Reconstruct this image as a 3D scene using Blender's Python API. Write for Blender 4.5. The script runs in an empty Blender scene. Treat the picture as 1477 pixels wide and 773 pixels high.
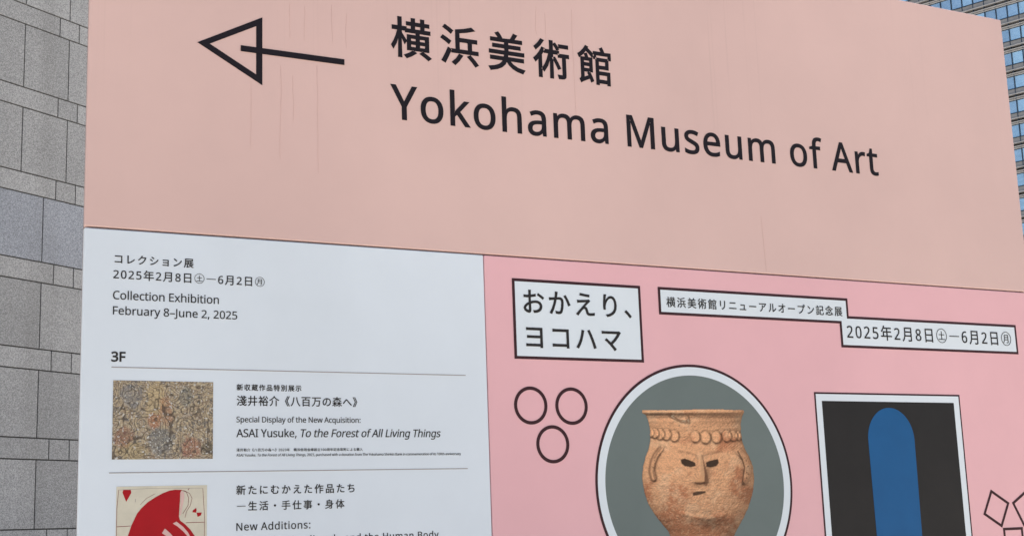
import bpy, bmesh, math, random
import numpy as np
from mathutils import Vector, Matrix
from mathutils.geometry import delaunay_2d_cdt
random.seed(11)
R_ = math.radians
scene = bpy.context.scene
COL = scene.collection

# ------------------------------------------------------------------ camera
EYE = 1.55
FOCAL = 1990.6                       # focal length in photograph pixels (1477 wide)
PITCH, ROLL, YAW = -0.18607086, -0.03549052, 0.499417
def rot_cam():
    rx = Matrix(((1, 0, 0), (0, math.cos(PITCH), -math.sin(PITCH)), (0, math.sin(PITCH), math.cos(PITCH))))
    rz = Matrix(((math.cos(ROLL), -math.sin(ROLL), 0), (math.sin(ROLL), math.cos(ROLL), 0), (0, 0, 1)))
    return rz @ rx
RC = rot_cam()
def w(v): return Vector((v[0], v[2], -v[1]))      # x right, y down, z forward -> Blender axes
ax, ay, az = w(RC[0]), -w(RC[1]), -w(RC[2])
cd = bpy.data.cameras.new('camera'); cam = bpy.data.objects.new('camera', cd); COL.objects.link(cam)
cam.matrix_world = Matrix(((ax.x, ay.x, az.x, 0), (ax.y, ay.y, az.y, 0), (ax.z, ay.z, az.z, EYE), (0, 0, 0, 1)))
cd.sensor_width = 36; cd.lens = 36 * FOCAL / 1477; cd.clip_start = .05; cd.clip_end = 6000
scene.camera = cam

# ------------------------------------------------------------------ sky, sun, exposure
SUN_EL, SUN_AZ = R_(62), R_(4)       # the sun stands behind the sign: everything facing us is in open shade
world = bpy.data.worlds.new('World'); scene.world = world; world.use_nodes = True
wn = world.node_tree; bg = wn.nodes['Background']
sky = wn.nodes.new('ShaderNodeTexSky'); sky.sky_type = 'NISHITA'; sky.sun_disc = False
sky.sun_elevation = SUN_EL; sky.sun_rotation = SUN_AZ
sky.air_density = 1.0; sky.dust_density = 2.0; sky.ozone_density = 1.0
wn.links.new(sky.outputs[0], bg.inputs[0]); bg.inputs[1].default_value = .06
sl = bpy.data.lights.new('sun', 'SUN'); sl.energy = 5.0; sl.angle = R_(.5); sl.color = (1, .95, .88)
sun = bpy.data.objects.new('sun', sl); COL.objects.link(sun)
to_sun = Vector((math.sin(SUN_AZ) * math.cos(SUN_EL), math.cos(SUN_AZ) * math.cos(SUN_EL), math.sin(SUN_EL)))
sun.rotation_euler = to_sun.to_track_quat('Z', 'Y').to_euler(); sun.location = (0, 40, 60)
vs = scene.view_settings; vs.view_transform = 'Standard'; vs.look = 'None'; vs.gamma = 1; vs.use_curve_mapping = False
vs.exposure = 1.48

# ------------------------------------------------------------------ material helpers
def lin(c):
    c = c / 255
    return c / 12.92 if c <= .04045 else ((c + .055) / 1.055) ** 2.4
def rgb(r, g, b): return (lin(r), lin(g), lin(b), 1)
def new_mat(name, color, rough=.5, spec=.5, metal=0.0, ior=1.5):
    m = bpy.data.materials.new(name); m.use_nodes = True
    b = m.node_tree.nodes['Principled BSDF']
    b.inputs['Base Color'].default_value = color; b.inputs['Roughness'].default_value = rough
    b.inputs['Specular IOR Level'].default_value = spec; b.inputs['Metallic'].default_value = metal; b.inputs['IOR'].default_value = ior
    return m
class NT:
    """small helper for building node graphs"""
    def __init__(s, m): s.t = m.node_tree; s.b = s.t.nodes['Principled BSDF']
    def n(s, kind, **kw):
        x = s.t.nodes.new('ShaderNode' + kind)
        for k, v in kw.items(): setattr(x, k, v)
        return x
    def l(s, a, b): s.t.links.new(a, b)
    def coord(s, scale=(1, 1, 1), loc=(0, 0, 0), rot=(0, 0, 0)):
        tc = s.n('TexCoord'); mp = s.n('Mapping'); mp.inputs['Scale'].default_value = scale
        mp.inputs['Location'].default_value = loc; mp.inputs['Rotation'].default_value = rot
        s.l(tc.outputs['Object'], mp.inputs['Vector']); return mp.outputs[0]
    def noise(s, vec, scale, detail=4, rough=.55, dist=0):
        x = s.n('TexNoise'); x.inputs['Scale'].default_value = scale; x.inputs['Detail'].default_value = detail
        x.inputs['Roughness'].default_value = rough; x.inputs['Distortion'].default_value = dist
        s.l(vec, x.inputs['Vector']); return x.outputs['Fac']
    def voro(s, vec, scale, feature='F1'):
        x = s.n('TexVoronoi', feature=feature); x.inputs['Scale'].default_value = scale; s.l(vec, x.inputs['Vector']); return x
    def ramp(s, fac, stops, interp='LINEAR'):
        x = s.n('ValToRGB'); e = x.color_ramp; e.interpolation = interp
        while len(e.elements) < len(stops): e.elements.new(.5)
        for k, (p, c) in zip(e.elements, stops):
            k.position = p; k.color = c if isinstance(c, tuple) else (c, c, c, 1)
        s.l(fac, x.inputs[0]); return x.outputs[0]
    def mix(s, fac, a, b, mode='MIX'):
        x = s.n('Mix', data_type='RGBA', blend_type=mode)
        for sock, v in ((x.inputs[0], fac), (x.inputs[6], a), (x.inputs[7], b)):
            if hasattr(v, 'links'): s.l(v, sock)
            else: sock.default_value = v
        return x.outputs[2]
    def math(s, op, a, b=0.0):
        x = s.n('Math', operation=op)
        for sock, v in ((x.inputs[0], a), (x.inputs[1], b)):
            if hasattr(v, 'links'): s.l(v, sock)
            else: sock.default_value = v
        return x.outputs[0]
    def sep(s, vec):
        x = s.n('SeparateXYZ'); s.l(vec, x.inputs[0]); return x.outputs
    def bump(s, h, strength, dist):
        x = s.n('Bump'); x.inputs['Strength'].default_value = strength; x.inputs['Distance'].default_value = dist
        s.l(h, x.inputs['Height']); s.l(x.outputs[0], s.b.inputs['Normal'])
    def base(s, c): s.l(c, s.b.inputs['Base Color'])

# ------------------------------------------------------------------ object helpers
def tag(o, label=None, cat=None, group=None, kind=None):
    for k, v in (('label', label), ('category', cat), ('group', group), ('kind', kind)):
        if v: o[k] = v
    return o
def empty(name, loc, rz=0):
    o = bpy.data.objects.new(name, None); COL.objects.link(o); o.location = loc; o.rotation_euler = (0, 0, rz); o.empty_display_size = .3
    return o
def link(name, me, mats, parent=None):
    for m in (mats if isinstance(mats, (list, tuple)) else [mats]): me.materials.append(m)
    o = bpy.data.objects.new(name, me); COL.objects.link(o); o.parent = parent
    return o
def add_box(bm, x0, x1, y0, y1, z0, z1, mi=0, skip=()):
    v = [bm.verts.new(c) for c in ((x0, y0, z0), (x1, y0, z0), (x1, y1, z0), (x0, y1, z0), (x0, y0, z1), (x1, y0, z1), (x1, y1, z1), (x0, y1, z1))]
    for k, f in (('b', (3, 2, 1, 0)), ('t', (4, 5, 6, 7)), ('f', (0, 1, 5, 4)), ('r', (1, 2, 6, 5)), ('k', (2, 3, 7, 6)), ('l', (3, 0, 4, 7))):
        if k in skip: continue
        bm.faces.new([v[i] for i in f]).material_index = mi
def bm_link(name, bm, mats, parent=None, bevel=0, seg=2):
    if bevel:
        bmesh.ops.bevel(bm, geom=[e for e in bm.edges], offset=bevel, segments=seg, affect='EDGES', profile=.5, clamp_overlap=True)
    me = bpy.data.meshes.new(name); bm.to_mesh(me); bm.free()
    return link(name, me, mats, parent)
def inside(p, lp):
    c = False
    for a, b in zip(lp, lp[1:] + lp[:1]):
        if (a[1] > p[1]) != (b[1] > p[1]) and p[0] < (b[0] - a[0]) * (p[1] - a[1]) / (b[1] - a[1]) + a[0]: c = not c
    return c
def clean(lp):
    q = []
    for p in lp:
        if not q or (p[0] - q[-1][0]) ** 2 + (p[1] - q[-1][1]) ** 2 > 1e-10: q.append(p)
    while len(q) > 3 and (q[0][0] - q[-1][0]) ** 2 + (q[0][1] - q[-1][1]) ** 2 < 1e-10: q.pop()
    return q
def fill(loops, depth, thick):
    """closed outlines (holes allowed) in the x-z plane -> solid sheet whose front lies `depth` in front of y = 0"""
    loops = [clean(k) for k in loops]
    xs, zs = [x for k in loops for x, z in k], [z for k in loops for x, z in k]
    ox, oz = min(xs), min(zs); sc = 100 / max(max(xs) - ox, max(zs) - oz)
    big = [[((x - ox) * sc, (z - oz) * sc) for x, z in k] for k in loops]
    ev = [Vector(p) for k in big for p in k]; ee = []; o = 0
    for k in big:
        ee += [(o + q, o + (q + 1) % len(k)) for q in range(len(k))]; o += len(k)
    rv, re, rf = delaunay_2d_cdt(ev, ee, [], 0, 1e-4, False)[:3]
    bm = bmesh.new()
    F = [bm.verts.new((v.x / sc + ox, -depth, v.y / sc + oz)) for v in rv]
    for t in rf:
        cx, cz = sum(rv[q].x for q in t) / 3, sum(rv[q].y for q in t) / 3
        if sum(inside((cx, cz), k) for k in big) % 2:
            a, b, c = (rv[q] for q in t)
            if (b.x - a.x) * (c.y - a.y) - (b.y - a.y) * (c.x - a.x) < 0: t = t[::-1]
            bm.faces.new([F[q] for q in t])
    for v in [v for v in F if not v.link_faces]: bm.verts.remove(v)
    for k in loops:
        A = [bm.verts.new((x, -depth, z)) for x, z in k]; K = [bm.verts.new((x, -depth + thick, z)) for x, z in k]; m = len(k)
        for q in range(m): bm.faces.new((A[q], A[(q + 1) % m], K[(q + 1) % m], K[q]))
    me = bpy.data.meshes.new('outline'); bm.to_mesh(me); bm.free()
    return me
def glyph_sheet(name, groups, depth, m, parent):
    bm = bmesh.new()
    for lp in groups:
        me = fill(lp, depth, .0010); bm.from_mesh(me); bpy.data.meshes.remove(me)
    return bm_link(name, bm, m, parent)
def sheets(name, pieces, parent):
    """several coloured sheets (loops, depth, material) joined into one printed thing"""
    bm = bmesh.new(); mats = []
    for loops, depth, m in pieces:
        if m not in mats: mats.append(m)
        me = fill(loops, depth, .0012); n = len(bm.faces); bm.from_mesh(me); bm.faces.ensure_lookup_table()
        for f in bm.faces[n:]: f.material_index = mats.index(m)
        bpy.data.meshes.remove(me)
    return bm_link(name, bm, mats, parent)
def sheet(name, loops, depth, m, parent, thick=.0012): return link(name, fill(loops, depth, thick), m, parent)

# ------------------------------------------------------------------ glyph outlines (1/1000 em)
CHARS = ("横浜美術館コレクション展年月日土新収蔵作品特別示淺井裕介《》八百万の森へ信用金庫創立周記念寄附による購入たにむかえちー・生活手仕事身体おり、ヨハマリニューアルオープン―"
         "ABCDEFGHIJKLMNOPQRSTUVWXYZabcdefghijklmnopqrstuvwxyz0123456789:,.–-")
OUTLINES = [
[1000,[544,88,454,24,340,-30,391,-81,506,-24,610,48],[723,43,829,-20,915,-82,972,-35,882,25,778,85],[191,840,191,626,51,626,51,555,184,555,144,414,89,281,27,175,65,110,133,233,191,390,191,-79,261,-79,261,394,341,249,383,308,261,481,261,555,368,555,368,521,626,521,626,447,412,447,412,110,923,110,923,447,696,447,696,521,961,521,961,585,816,585,816,686,938,686,938,748,816,748,816,840,746,840,746,748,586,748,586,840,515,840,515,748,397,748,397,686,515,686,515,585,380,585,380,626,261,626,261,840],[586,585,586,686,746,686,746,585],[479,253,626,253,626,165,479,165],[696,253,853,253,853,165,696,165],[479,392,626,392,626,306,479,306],[696,392,853,392,853,306,696,306]],
[1000,[95,773,196,712,280,651,326,712,240,770,140,826],[38,513,140,455,225,396,268,459,182,515,80,569],[50,-19,125,-56,203,95,277,257,211,293,129,123],[484,162,407,54,311,-35,376,-82,474,18,559,139],[701,131,807,26,888,-73,954,-34,870,64,764,165],[409,734,409,272,298,272,298,205,959,205,959,272,795,272,795,478,933,478,933,547,483,547,483,685,691,728,876,781,803,832,626,779],[720,272,483,272,483,478,720,478]],
[1000,[695,844,655,771,608,700,343,700,380,717,344,779,292,844,226,816,270,759,304,700,98,700,98,633,460,633,460,551,147,551,147,486,460,486,460,401,56,401,56,334,452,334,438,257,82,257,82,189,416,189,370,120,298,64,190,21,41,-10,79,-77,246,-37,366,19,446,91,496,182,566,85,658,10,774,-43,913,-77,934,-41,960,-8,793,28,663,93,572,189,937,189,937,257,518,257,530,334,950,334,950,401,536,401,536,486,858,486,858,551,536,551,536,633,903,633,903,700,691,700,773,820]],
[1000,[529,417,609,283,670,157,726,183,664,306,582,438],[707,760,707,693,946,693,946,760],[553,758,605,689,643,623,693,653,654,718,601,785],[213,840,136,733,35,639,76,583,189,690,282,815],[454,832,454,597,303,597,303,527,428,527,380,372,315,234,233,121,285,73,379,211,454,382,454,-77,525,-77,525,527,690,527,690,597,525,597,525,832],[683,526,683,458,798,458,798,19,794,7,780,3,668,4,689,-70,777,-67,833,-56,862,-29,870,19,870,458,960,458,960,526],[239,639,178,531,101,433,16,351,61,286,150,377,150,-81,219,-81,219,467,266,541,306,616]],
[1000,[521,572,521,-78,583,-78,583,-34,832,-34,832,-74,894,-74,894,236,583,236,583,320,856,320,856,572],[583,31,583,172,832,172,832,31],[583,510,795,510,795,382,583,382],[642,818,686,725,459,725,459,562,516,562,516,662,871,662,871,562,930,562,930,725,724,725,749,739,727,792,696,846],[343,359,343,273,166,273,166,359],[343,416,166,416,166,493,343,493],[281,170,313,106,166,44,166,215,405,215,405,550,298,550,260,657,205,638,235,550,103,550,103,74,87,27,58,4,89,-67,142,-35,336,55,372,-37,427,-7,386,89,332,194],[241,846,182,761,108,686,27,625,58,556,157,639,246,742,339,663,412,589,453,643,376,718,281,795,297,823]],
[1000,[159,134,159,43,272,47,761,47,759,-9,849,-9,845,88,845,604,848,682,774,680,281,680,172,686,172,597,282,600,761,600,761,128,270,128]],
[1000,[222,32,280,-18,322,0,555,89,753,209,907,357,862,427,708,278,514,160,315,86,315,653,322,744,223,744,232,653,232,81]],
[1000,[537,777,444,807,413,728,351,623,247,503,99,390,168,338,313,457,421,584,760,584,727,483,672,373,600,272,497,172,366,87,201,21,273,-44,439,33,569,124,671,228,751,343,811,462,849,572,872,625,805,666,777,658,740,656,468,656,492,698]],
[1000,[301,768,256,701,471,559,518,627,416,697],[151,53,197,-28,360,19,529,96,680,201,811,322,913,454,865,536,768,400,640,276,486,170,322,97],[150,543,106,475,219,408,324,338,370,408]],
[1000,[211,62,211,-18,294,-16,696,-16,695,-56,774,-56,772,-2,772,496,773,547,712,545,325,545,223,549,223,471,325,474,696,474,696,308,334,308,245,311,245,234,335,236,696,236,696,58,293,58]],
[1000,[227,733,170,672,304,568,419,463,482,526,360,633],[141,63,194,-19,347,21,478,75,587,136,726,243,839,365,923,492,875,577,797,448,683,320,541,209,434,151,301,99]],
[1000,[313,-81,313,-80,377,-58,615,3,618,65,402,17,402,222,540,222,603,116,686,30,791,-36,916,-81,936,-48,961,-19,839,18,737,76,819,124,897,177,840,217,771,166,691,116,647,166,611,222,950,222,950,288,741,288,741,393,910,393,910,457,741,457,741,550,670,550,670,457,469,457,469,550,400,550,400,457,249,457,249,393,400,393,400,288,221,288,221,222,331,222,331,60,314,8,282,-18],[469,393,670,393,670,288,469,288],[216,727,815,727,815,625,216,625],[141,792,141,498,135,322,104,132,31,-42,98,-81,175,104,209,309,216,498,216,559,890,559,890,792]],
[1000,[48,223,48,151,512,151,512,-80,589,-80,589,151,954,151,954,223,589,223,589,422,884,422,884,493,589,493,589,647,907,647,907,719,307,719,353,824,277,844,218,712,141,592,50,496,115,448,195,538,268,647,512,647,512,493,213,493,213,223],[288,223,288,422,512,422,512,223]],
[1000,[207,787,207,479,202,352,179,219,125,89,29,-27,60,-52,86,-81,169,13,225,119,259,232,742,232,742,32,735,9,711,2,524,3,556,-76,688,-74,769,-61,799,-43,816,-14,821,31,821,787],[283,714,742,714,742,546,283,546],[283,475,742,475,742,305,272,305]],
[1000,[253,352,752,352,752,71,253,71],[253,426,253,697,752,697,752,426],[176,772,176,-69,253,-69,253,-4,752,-4,752,-64,832,-64,832,772]],
[1000,[458,837,458,518,116,518,116,445,458,445,458,38,52,38,52,-35,949,-35,949,38,538,38,538,445,885,445,885,518,538,518,538,837]],
[1000,[360,213,406,130,442,51,495,83,460,159,411,240],[135,235,96,145,41,68,94,30,151,116,196,220],[553,744,553,400,548,257,522,109,460,-25,518,-71,586,77,616,243,623,400,623,432,775,432,775,-75,848,-75,848,432,958,432,958,502,623,502,623,694,783,725,927,767,866,822,725,779],[214,827,258,735,61,735,61,672,503,672,503,735,336,735,282,844],[377,667,323,507,46,507,46,443,251,443,251,339,50,339,50,273,251,273,251,18,249,8,239,5,162,5,184,-59,247,-57,290,-47,314,-24,320,17,320,273,507,273,507,339,320,339,320,443,519,443,519,507,391,507,447,652],[126,651,152,577,165,507,230,525,215,593,187,665]],
[1000,[830,698,798,540,751,398,693,273,634,401,589,544,555,698],[439,766,439,698,537,698,486,689,527,509,580,345,649,201,541,72,416,-21,466,-82,587,11,693,133,794,17,918,-72,971,-10,882,45,804,116,737,200,813,356,871,541,909,756,862,769,849,766],[105,93,154,124,315,198,315,-81,386,-81,386,824,315,824,315,269,179,213,179,736,110,736,110,226,99,184,76,165,94,130]],
[1000,[750,671,803,627,844,582,891,620,849,663,795,706],[629,840,629,776,368,776,368,840,294,840,294,776,46,776,46,712,294,712,294,632,368,632,368,712,629,712,629,659,703,659,703,712,952,712,952,776,703,776,703,840],[819,455,782,346,736,245,718,369,705,516,922,516,922,581,702,581,701,636,630,636,632,581,109,581,109,327,105,203,83,72,31,-48,90,-86,146,44,172,190,178,326,178,516,636,516,655,322,686,162,637,98,582,39,582,76,452,76,452,151,577,151,577,333,452,333,452,405,589,405,589,456,231,456,231,24,289,25,567,25,482,-40,540,-88,631,-12,711,79,755,-17,807,-76,867,-96,920,-84,953,-37,971,64,939,79,909,101,896,1,872,-25,834,-6,795,52,759,148,832,285,889,440],[396,76,289,76,289,151,396,151],[396,333,289,333,289,405,396,405],[289,285,522,285,522,200,289,200]],
[1000,[526,828,466,683,391,551,305,442,363,391,438,487,506,601,575,601,575,-79,651,-79,651,164,952,164,952,235,651,235,651,387,939,387,939,456,651,456,651,601,962,601,962,673,542,673,598,809],[285,836,218,687,132,550,36,437,80,362,179,481,179,-78,254,-78,254,599,310,705,357,814]],
[1000,[302,726,701,726,701,536,302,536],[229,797,229,464,778,464,778,797],[83,357,83,-80,155,-80,155,-26,364,-26,364,-71,439,-71,439,357],[155,47,155,286,364,286,364,47],[549,357,549,-80,621,-80,621,-26,849,-26,849,-74,925,-74,925,357],[621,47,621,286,849,286,849,47]],
[1000,[457,212,529,129,580,48,640,87,586,166,513,246],[642,841,642,732,447,732,447,662,642,662,642,536,389,536,389,465,764,465,764,346,405,346,405,275,764,275,764,13,760,-1,744,-5,613,-5,636,-80,732,-78,795,-67,828,-40,836,13,836,275,952,275,952,346,836,346,836,465,958,465,958,536,713,536,713,662,912,662,912,732,713,732,713,841],[97,763,76,578,39,424,97,392,118,470,136,562,212,562,212,317,47,270,63,194,212,242,212,-80,284,-80,284,265,387,299,381,369,284,339,284,562,379,562,379,634,284,634,284,839,212,839,212,634,147,634,160,752]],
[1000,[593,720,593,165,666,165,666,720],[838,821,838,20,832,0,812,-6,659,-5,687,-81,800,-79,868,-67,902,-38,913,20,913,821],[164,727,419,727,419,534,164,534],[95,794,95,466,205,466,193,327,166,191,115,67,33,-31,62,-54,86,-82,173,21,229,149,260,291,426,291,409,77,388,-3,374,-12,353,-14,239,-9,253,-42,260,-76,383,-76,420,-68,448,-47,478,58,497,327,498,358,269,358,278,466,491,466,491,794]],
[1000,[234,351,182,240,113,139,35,56,104,11,182,101,253,210,311,330],[684,320,788,161,859,10,934,44,860,193,753,349],[149,766,149,692,853,692,853,766],[60,523,60,449,461,449,461,19,456,3,437,-2,284,0,301,-40,311,-79,423,-77,494,-66,532,-38,542,18,542,449,941,449,941,523]],
[1000,[92,777,188,722,265,661,308,722,231,780,134,831],[38,506,136,455,215,398,258,460,177,514,79,562],[67,-18,132,-66,215,91,294,257,237,303,151,129],[622,373,707,338,779,296,824,342,753,381,668,414],[649,801,730,768,798,728,563,711,542,773,527,840,454,840,490,706,327,695,332,632,516,645,549,584,589,530,454,482,311,449,352,386,460,416,490,275,316,264,321,199,510,212,542,138,582,73,443,21,294,-16,337,-81,485,-37,625,21,692,-32,771,-68,862,-82,908,-68,941,-20,965,69,904,104,894,38,878,2,854,-9,768,11,694,59,777,118,844,188,776,215,720,158,648,108,615,159,587,217,958,242,953,306,564,280,535,417,465,417,552,447,635,482,702,437,778,407,865,394,906,405,937,445,959,518,901,552,885,484,858,464,776,480,703,519,770,565,825,617,759,643,712,600,654,562,621,604,592,651,934,675,930,737,800,728,842,773,773,810,691,841]],
[1000,[92,633,92,558,286,558,286,447,281,322,60,322,60,246,269,246,234,143,171,49,71,-35,135,-90,247,9,315,122,350,246,642,246,642,-80,720,-80,720,246,942,246,942,322,720,322,720,558,918,558,918,633,720,633,720,837,642,837,642,633,364,633,364,836,286,836,286,633],[360,322,364,447,364,558,642,558,642,322]],
[1000,[548,823,476,692,389,579,450,537,538,659,616,801],[720,797,807,671,873,554,938,586,870,700,782,823],[147,808,236,675,299,715,207,841],[666,532,743,404,834,299,500,299,591,407],[53,663,53,593,288,593,215,469,125,355,29,264,52,230,71,191,132,249,193,318,193,-79,263,-79,263,332,378,187,414,236,419,230,460,262,460,-80,530,-80,530,-39,793,-39,793,-76,866,-76,866,269,909,234,932,265,960,291,858,375,772,479,700,609,712,642,644,663,578,519,487,393,375,294,335,336,429,432,381,470,302,371,263,409,263,411,330,521,384,635,341,666,327,663],[530,29,530,232,793,232,793,29]],
[1000,[652,446,652,-82,731,-82,731,446],[277,445,277,317,271,229,244,139,182,52,70,-26,131,-81,251,8,319,108,349,213,356,316,356,445],[499,847,379,696,215,566,29,477,75,406,232,486,378,594,500,722,620,596,766,492,924,418,977,488,810,557,659,660,543,780,559,806]],
[1000,[806,-68,590,380,806,828,751,846,529,380,751,-86],[963,-68,748,380,963,828,909,846,687,380,909,-86]],
[1000,[194,-68,248,-86,470,380,248,846,194,828,409,380],[36,-68,90,-86,312,380,90,846,36,828,251,380]],
[1000,[305,743,283,532,239,323,160,133,32,-19,87,-75,200,52,279,205,332,376,366,556,387,736],[660,766,587,761,595,664,619,497,671,295,764,93,908,-74,936,-47,973,-22,831,136,741,328,690,520,667,677]],
[1000,[177,563,177,-81,253,-81,253,-16,759,-16,759,-81,837,-81,837,563,497,563,536,713,937,713,937,786,64,786,64,713,449,713,420,563],[253,241,759,241,759,54,253,54],[253,310,253,493,759,493,759,310]],
[1000,[62,765,62,691,333,691,326,532,305,371,257,217,171,82,34,-24,64,-51,89,-82,215,14,303,133,359,269,390,414,767,414,751,196,731,67,705,9,686,-1,657,-3,483,4,501,-33,509,-70,686,-72,734,-63,772,-36,805,36,828,189,846,450,847,487,399,487,411,691,939,691,939,765]],
[1000,[476,642,453,504,420,372,369,236,318,160,269,136,222,155,183,215,166,318,187,423,249,522,347,600],[559,644,672,613,756,550,808,460,826,353,804,238,747,150,666,90,572,56,486,43,533,-31,663,0,767,56,844,134,892,233,908,350,891,466,841,567,761,647,655,699,525,718,386,697,266,637,172,548,110,437,88,311,103,200,144,116,201,63,266,44,333,64,394,122,450,220,499,355,535,499]],
[1000,[458,842,458,729,106,729,106,661,390,661,296,581,185,515,68,468,115,410,240,467,358,545,458,640,458,401,533,401,533,644,637,549,760,471,890,414,939,476,815,521,699,584,601,661,897,661,897,729,533,729,533,842],[234,434,234,313,53,313,53,247,204,247,125,130,28,43,62,-25,156,63,234,180,234,-81,305,-81,305,155,409,61,453,118,305,224,305,247,453,247,453,313,305,313,305,434],[669,434,669,313,496,313,496,247,626,247,567,155,496,76,417,17,464,-37,540,26,610,107,669,202,669,-81,740,-81,740,206,827,70,926,-34,979,25,873,120,780,247,952,247,952,313,740,313,740,434]],
[1000,[56,274,130,199,189,276,368,507,399,537,429,540,465,510,652,288,767,160,887,37,951,110,815,241,701,361,599,478,500,590,438,632,381,627,324,579,224,453,128,340]],
[1000,[382,531,382,469,869,469,869,531],[382,389,382,328,869,328,869,389],[310,675,310,611,947,611,947,675],[541,815,581,745,612,680,679,710,648,773,606,840],[369,243,369,-80,434,-80,434,-40,811,-40,811,-77,879,-77,879,243],[434,22,434,181,811,181,811,22],[256,836,195,687,119,550,32,437,74,367,123,427,169,495,169,-83,238,-83,238,616,284,715,323,816]],
[1000,[153,770,153,407,150,296,134,180,98,66,32,-36,63,-58,90,-85,154,9,194,115,216,227,467,227,467,-71,543,-71,543,227,813,227,813,22,807,3,786,-3,629,-2,655,-74,771,-73,841,-62,877,-34,887,22,887,770],[227,698,467,698,467,537,227,537],[813,698,813,537,543,537,543,698],[227,466,467,466,467,298,223,298,227,407],[813,466,813,298,543,298,543,466]],
[1000,[198,218,253,123,291,34,356,62,317,150,260,242],[733,243,684,148,628,57,685,33,744,118,804,215],[499,849,377,712,214,601,30,522,59,489,82,453,163,486,241,526,241,470,458,470,458,334,113,334,113,265,458,265,458,18,68,18,68,-51,934,-51,934,18,537,18,537,265,888,265,888,334,537,334,537,470,758,470,758,533,839,491,919,457,972,522,815,587,665,677,544,782,569,818],[746,540,266,540,392,627,501,729,615,629]],
[1000,[283,477,283,173,536,173,536,103,202,103,202,40,536,40,536,-75,607,-75,607,40,956,40,956,103,607,103,607,173,871,173,871,477,607,477,607,542,923,542,923,602,607,602,607,664,536,664,536,602,245,602,245,542,536,542,536,477],[350,302,536,302,536,225,350,225],[607,302,801,302,801,225,607,225],[350,426,536,426,536,351,350,351],[607,426,801,426,801,351,607,351],[471,819,512,752,118,752,118,438,113,281,89,114,31,-39,92,-81,155,84,183,267,190,438,190,687,948,687,948,752,596,752,541,841]],
[1000,[643,729,643,177,712,177,712,729],[837,835,837,20,831,1,813,-4,682,-3,707,-76,807,-74,868,-62,899,-35,909,19,909,835],[268,654,340,548,395,575,320,679],[200,368,466,368,466,301,196,301],[201,418,201,423,201,482,466,482,466,418],[195,193,195,-74,260,-74,260,-25,470,-25,470,-72,537,-72,537,193],[260,34,260,135,470,135,470,34],[139,536,139,425,132,288,100,140,28,3,83,-42,134,47,169,145,189,247,531,247,531,536],[320,838,245,738,147,653,38,585,77,522,209,614,325,732,445,651,543,576,584,629,483,702,360,780,383,817]],
[1000,[97,651,97,576,906,576,906,651],[236,505,292,286,331,81,410,101,369,304,310,522],[428,826,477,663,554,686,501,846],[691,522,624,274,541,38,54,38,54,-37,947,-37,947,38,622,38,704,264,776,507]],
[1000,[148,792,148,468,142,300,109,124,33,-38,93,-86,161,43,200,187,218,333,222,468,222,722,805,722,805,15,799,-3,780,-9,636,-8,661,-79,771,-77,836,-66,870,-39,880,15,880,792],[467,702,467,615,288,615,288,555,467,555,467,457,263,457,263,395,753,395,753,457,539,457,539,555,728,555,728,615,539,615,539,702],[312,311,312,-8,381,-8,381,48,701,48,701,311],[381,250,631,250,631,108,381,108]],
[1000,[91,543,91,484,392,484,392,543],[72,403,72,343,412,343,412,403],[42,684,42,622,443,622,443,684],[159,814,207,751,242,689,303,725,268,784,217,846],[485,785,485,713,824,713,824,457,498,457,498,59,510,-14,551,-50,632,-60,827,-60,889,-51,927,-18,949,46,961,147,924,159,891,177,883,72,863,23,823,11,638,11,597,15,578,29,573,59,573,386,824,386,824,332,899,332,899,785],[84,267,84,-72,151,-72,151,-26,395,-26,395,267],[151,205,328,205,328,36,151,36]],
[1000,[407,617,485,566,546,512,593,560,530,612,451,660],[269,253,269,48,281,-15,325,-47,414,-55,645,-55,704,-48,741,-24,763,24,774,102,739,113,705,130,698,54,679,21,640,13,418,13,371,15,349,26,344,49,344,253],[362,308,461,212,535,118,595,161,519,255,418,347],[747,235,830,105,888,-18,957,13,896,134,810,261],[142,246,101,117,41,0,108,-33,167,90,208,224],[174,489,174,424,690,424,624,345,552,277,608,239,713,342,801,461,751,493,739,489],[478,857,359,735,206,634,34,559,79,494,228,563,367,653,489,760,617,657,764,569,911,503,963,567,807,629,656,713,532,810,548,830]],
[1000,[447,830,472,760,74,760,74,583,144,583,144,694,854,694,854,583,927,583,927,760,553,760,520,846],[57,373,57,306,727,306,727,6,723,-7,706,-12,573,-11,597,-79,696,-78,760,-69,793,-44,801,5,801,306,944,306,944,373,791,373,823,419,679,481,506,535,514,552,818,552,818,614,533,614,543,670,472,670,462,614,183,614,183,552,437,552,381,493,287,450,146,422,177,373],[472,486,633,433,769,373,222,373,332,401,414,438],[249,185,514,185,514,83,249,83],[178,244,178,-28,249,-28,249,24,584,24,584,244]],
[1000,[574,414,631,295,676,184,738,214,692,323,632,440],[802,828,802,610,553,610,553,540,802,540,802,16,797,0,781,-5,665,-4,690,-78,780,-76,836,-64,865,-36,874,17,874,540,963,540,963,610,874,610,874,828],[516,839,464,696,397,565,317,457,365,395,437,494,437,-75,505,-75,505,617,548,717,585,821],[83,797,83,-80,150,-80,150,729,273,729,200,493,250,415,275,344,281,284,277,239,262,211,233,202,180,203,193,170,197,136,261,138,287,145,310,157,339,203,348,276,342,344,317,419,266,501,358,772,310,801,298,797]],
[1000,[456,675,456,595,663,586,867,595,867,676,665,663],[495,268,423,275,410,210,406,157,420,94,465,47,540,17,649,7,789,13,899,28,897,112,776,92,649,86,545,99,494,132,480,176,484,218],[265,752,176,760,169,689,142,513,124,288,135,104,161,-33,233,-28,230,7,235,52,264,155,306,276,264,308,206,162,197,302,214,501,247,685]],
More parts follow.
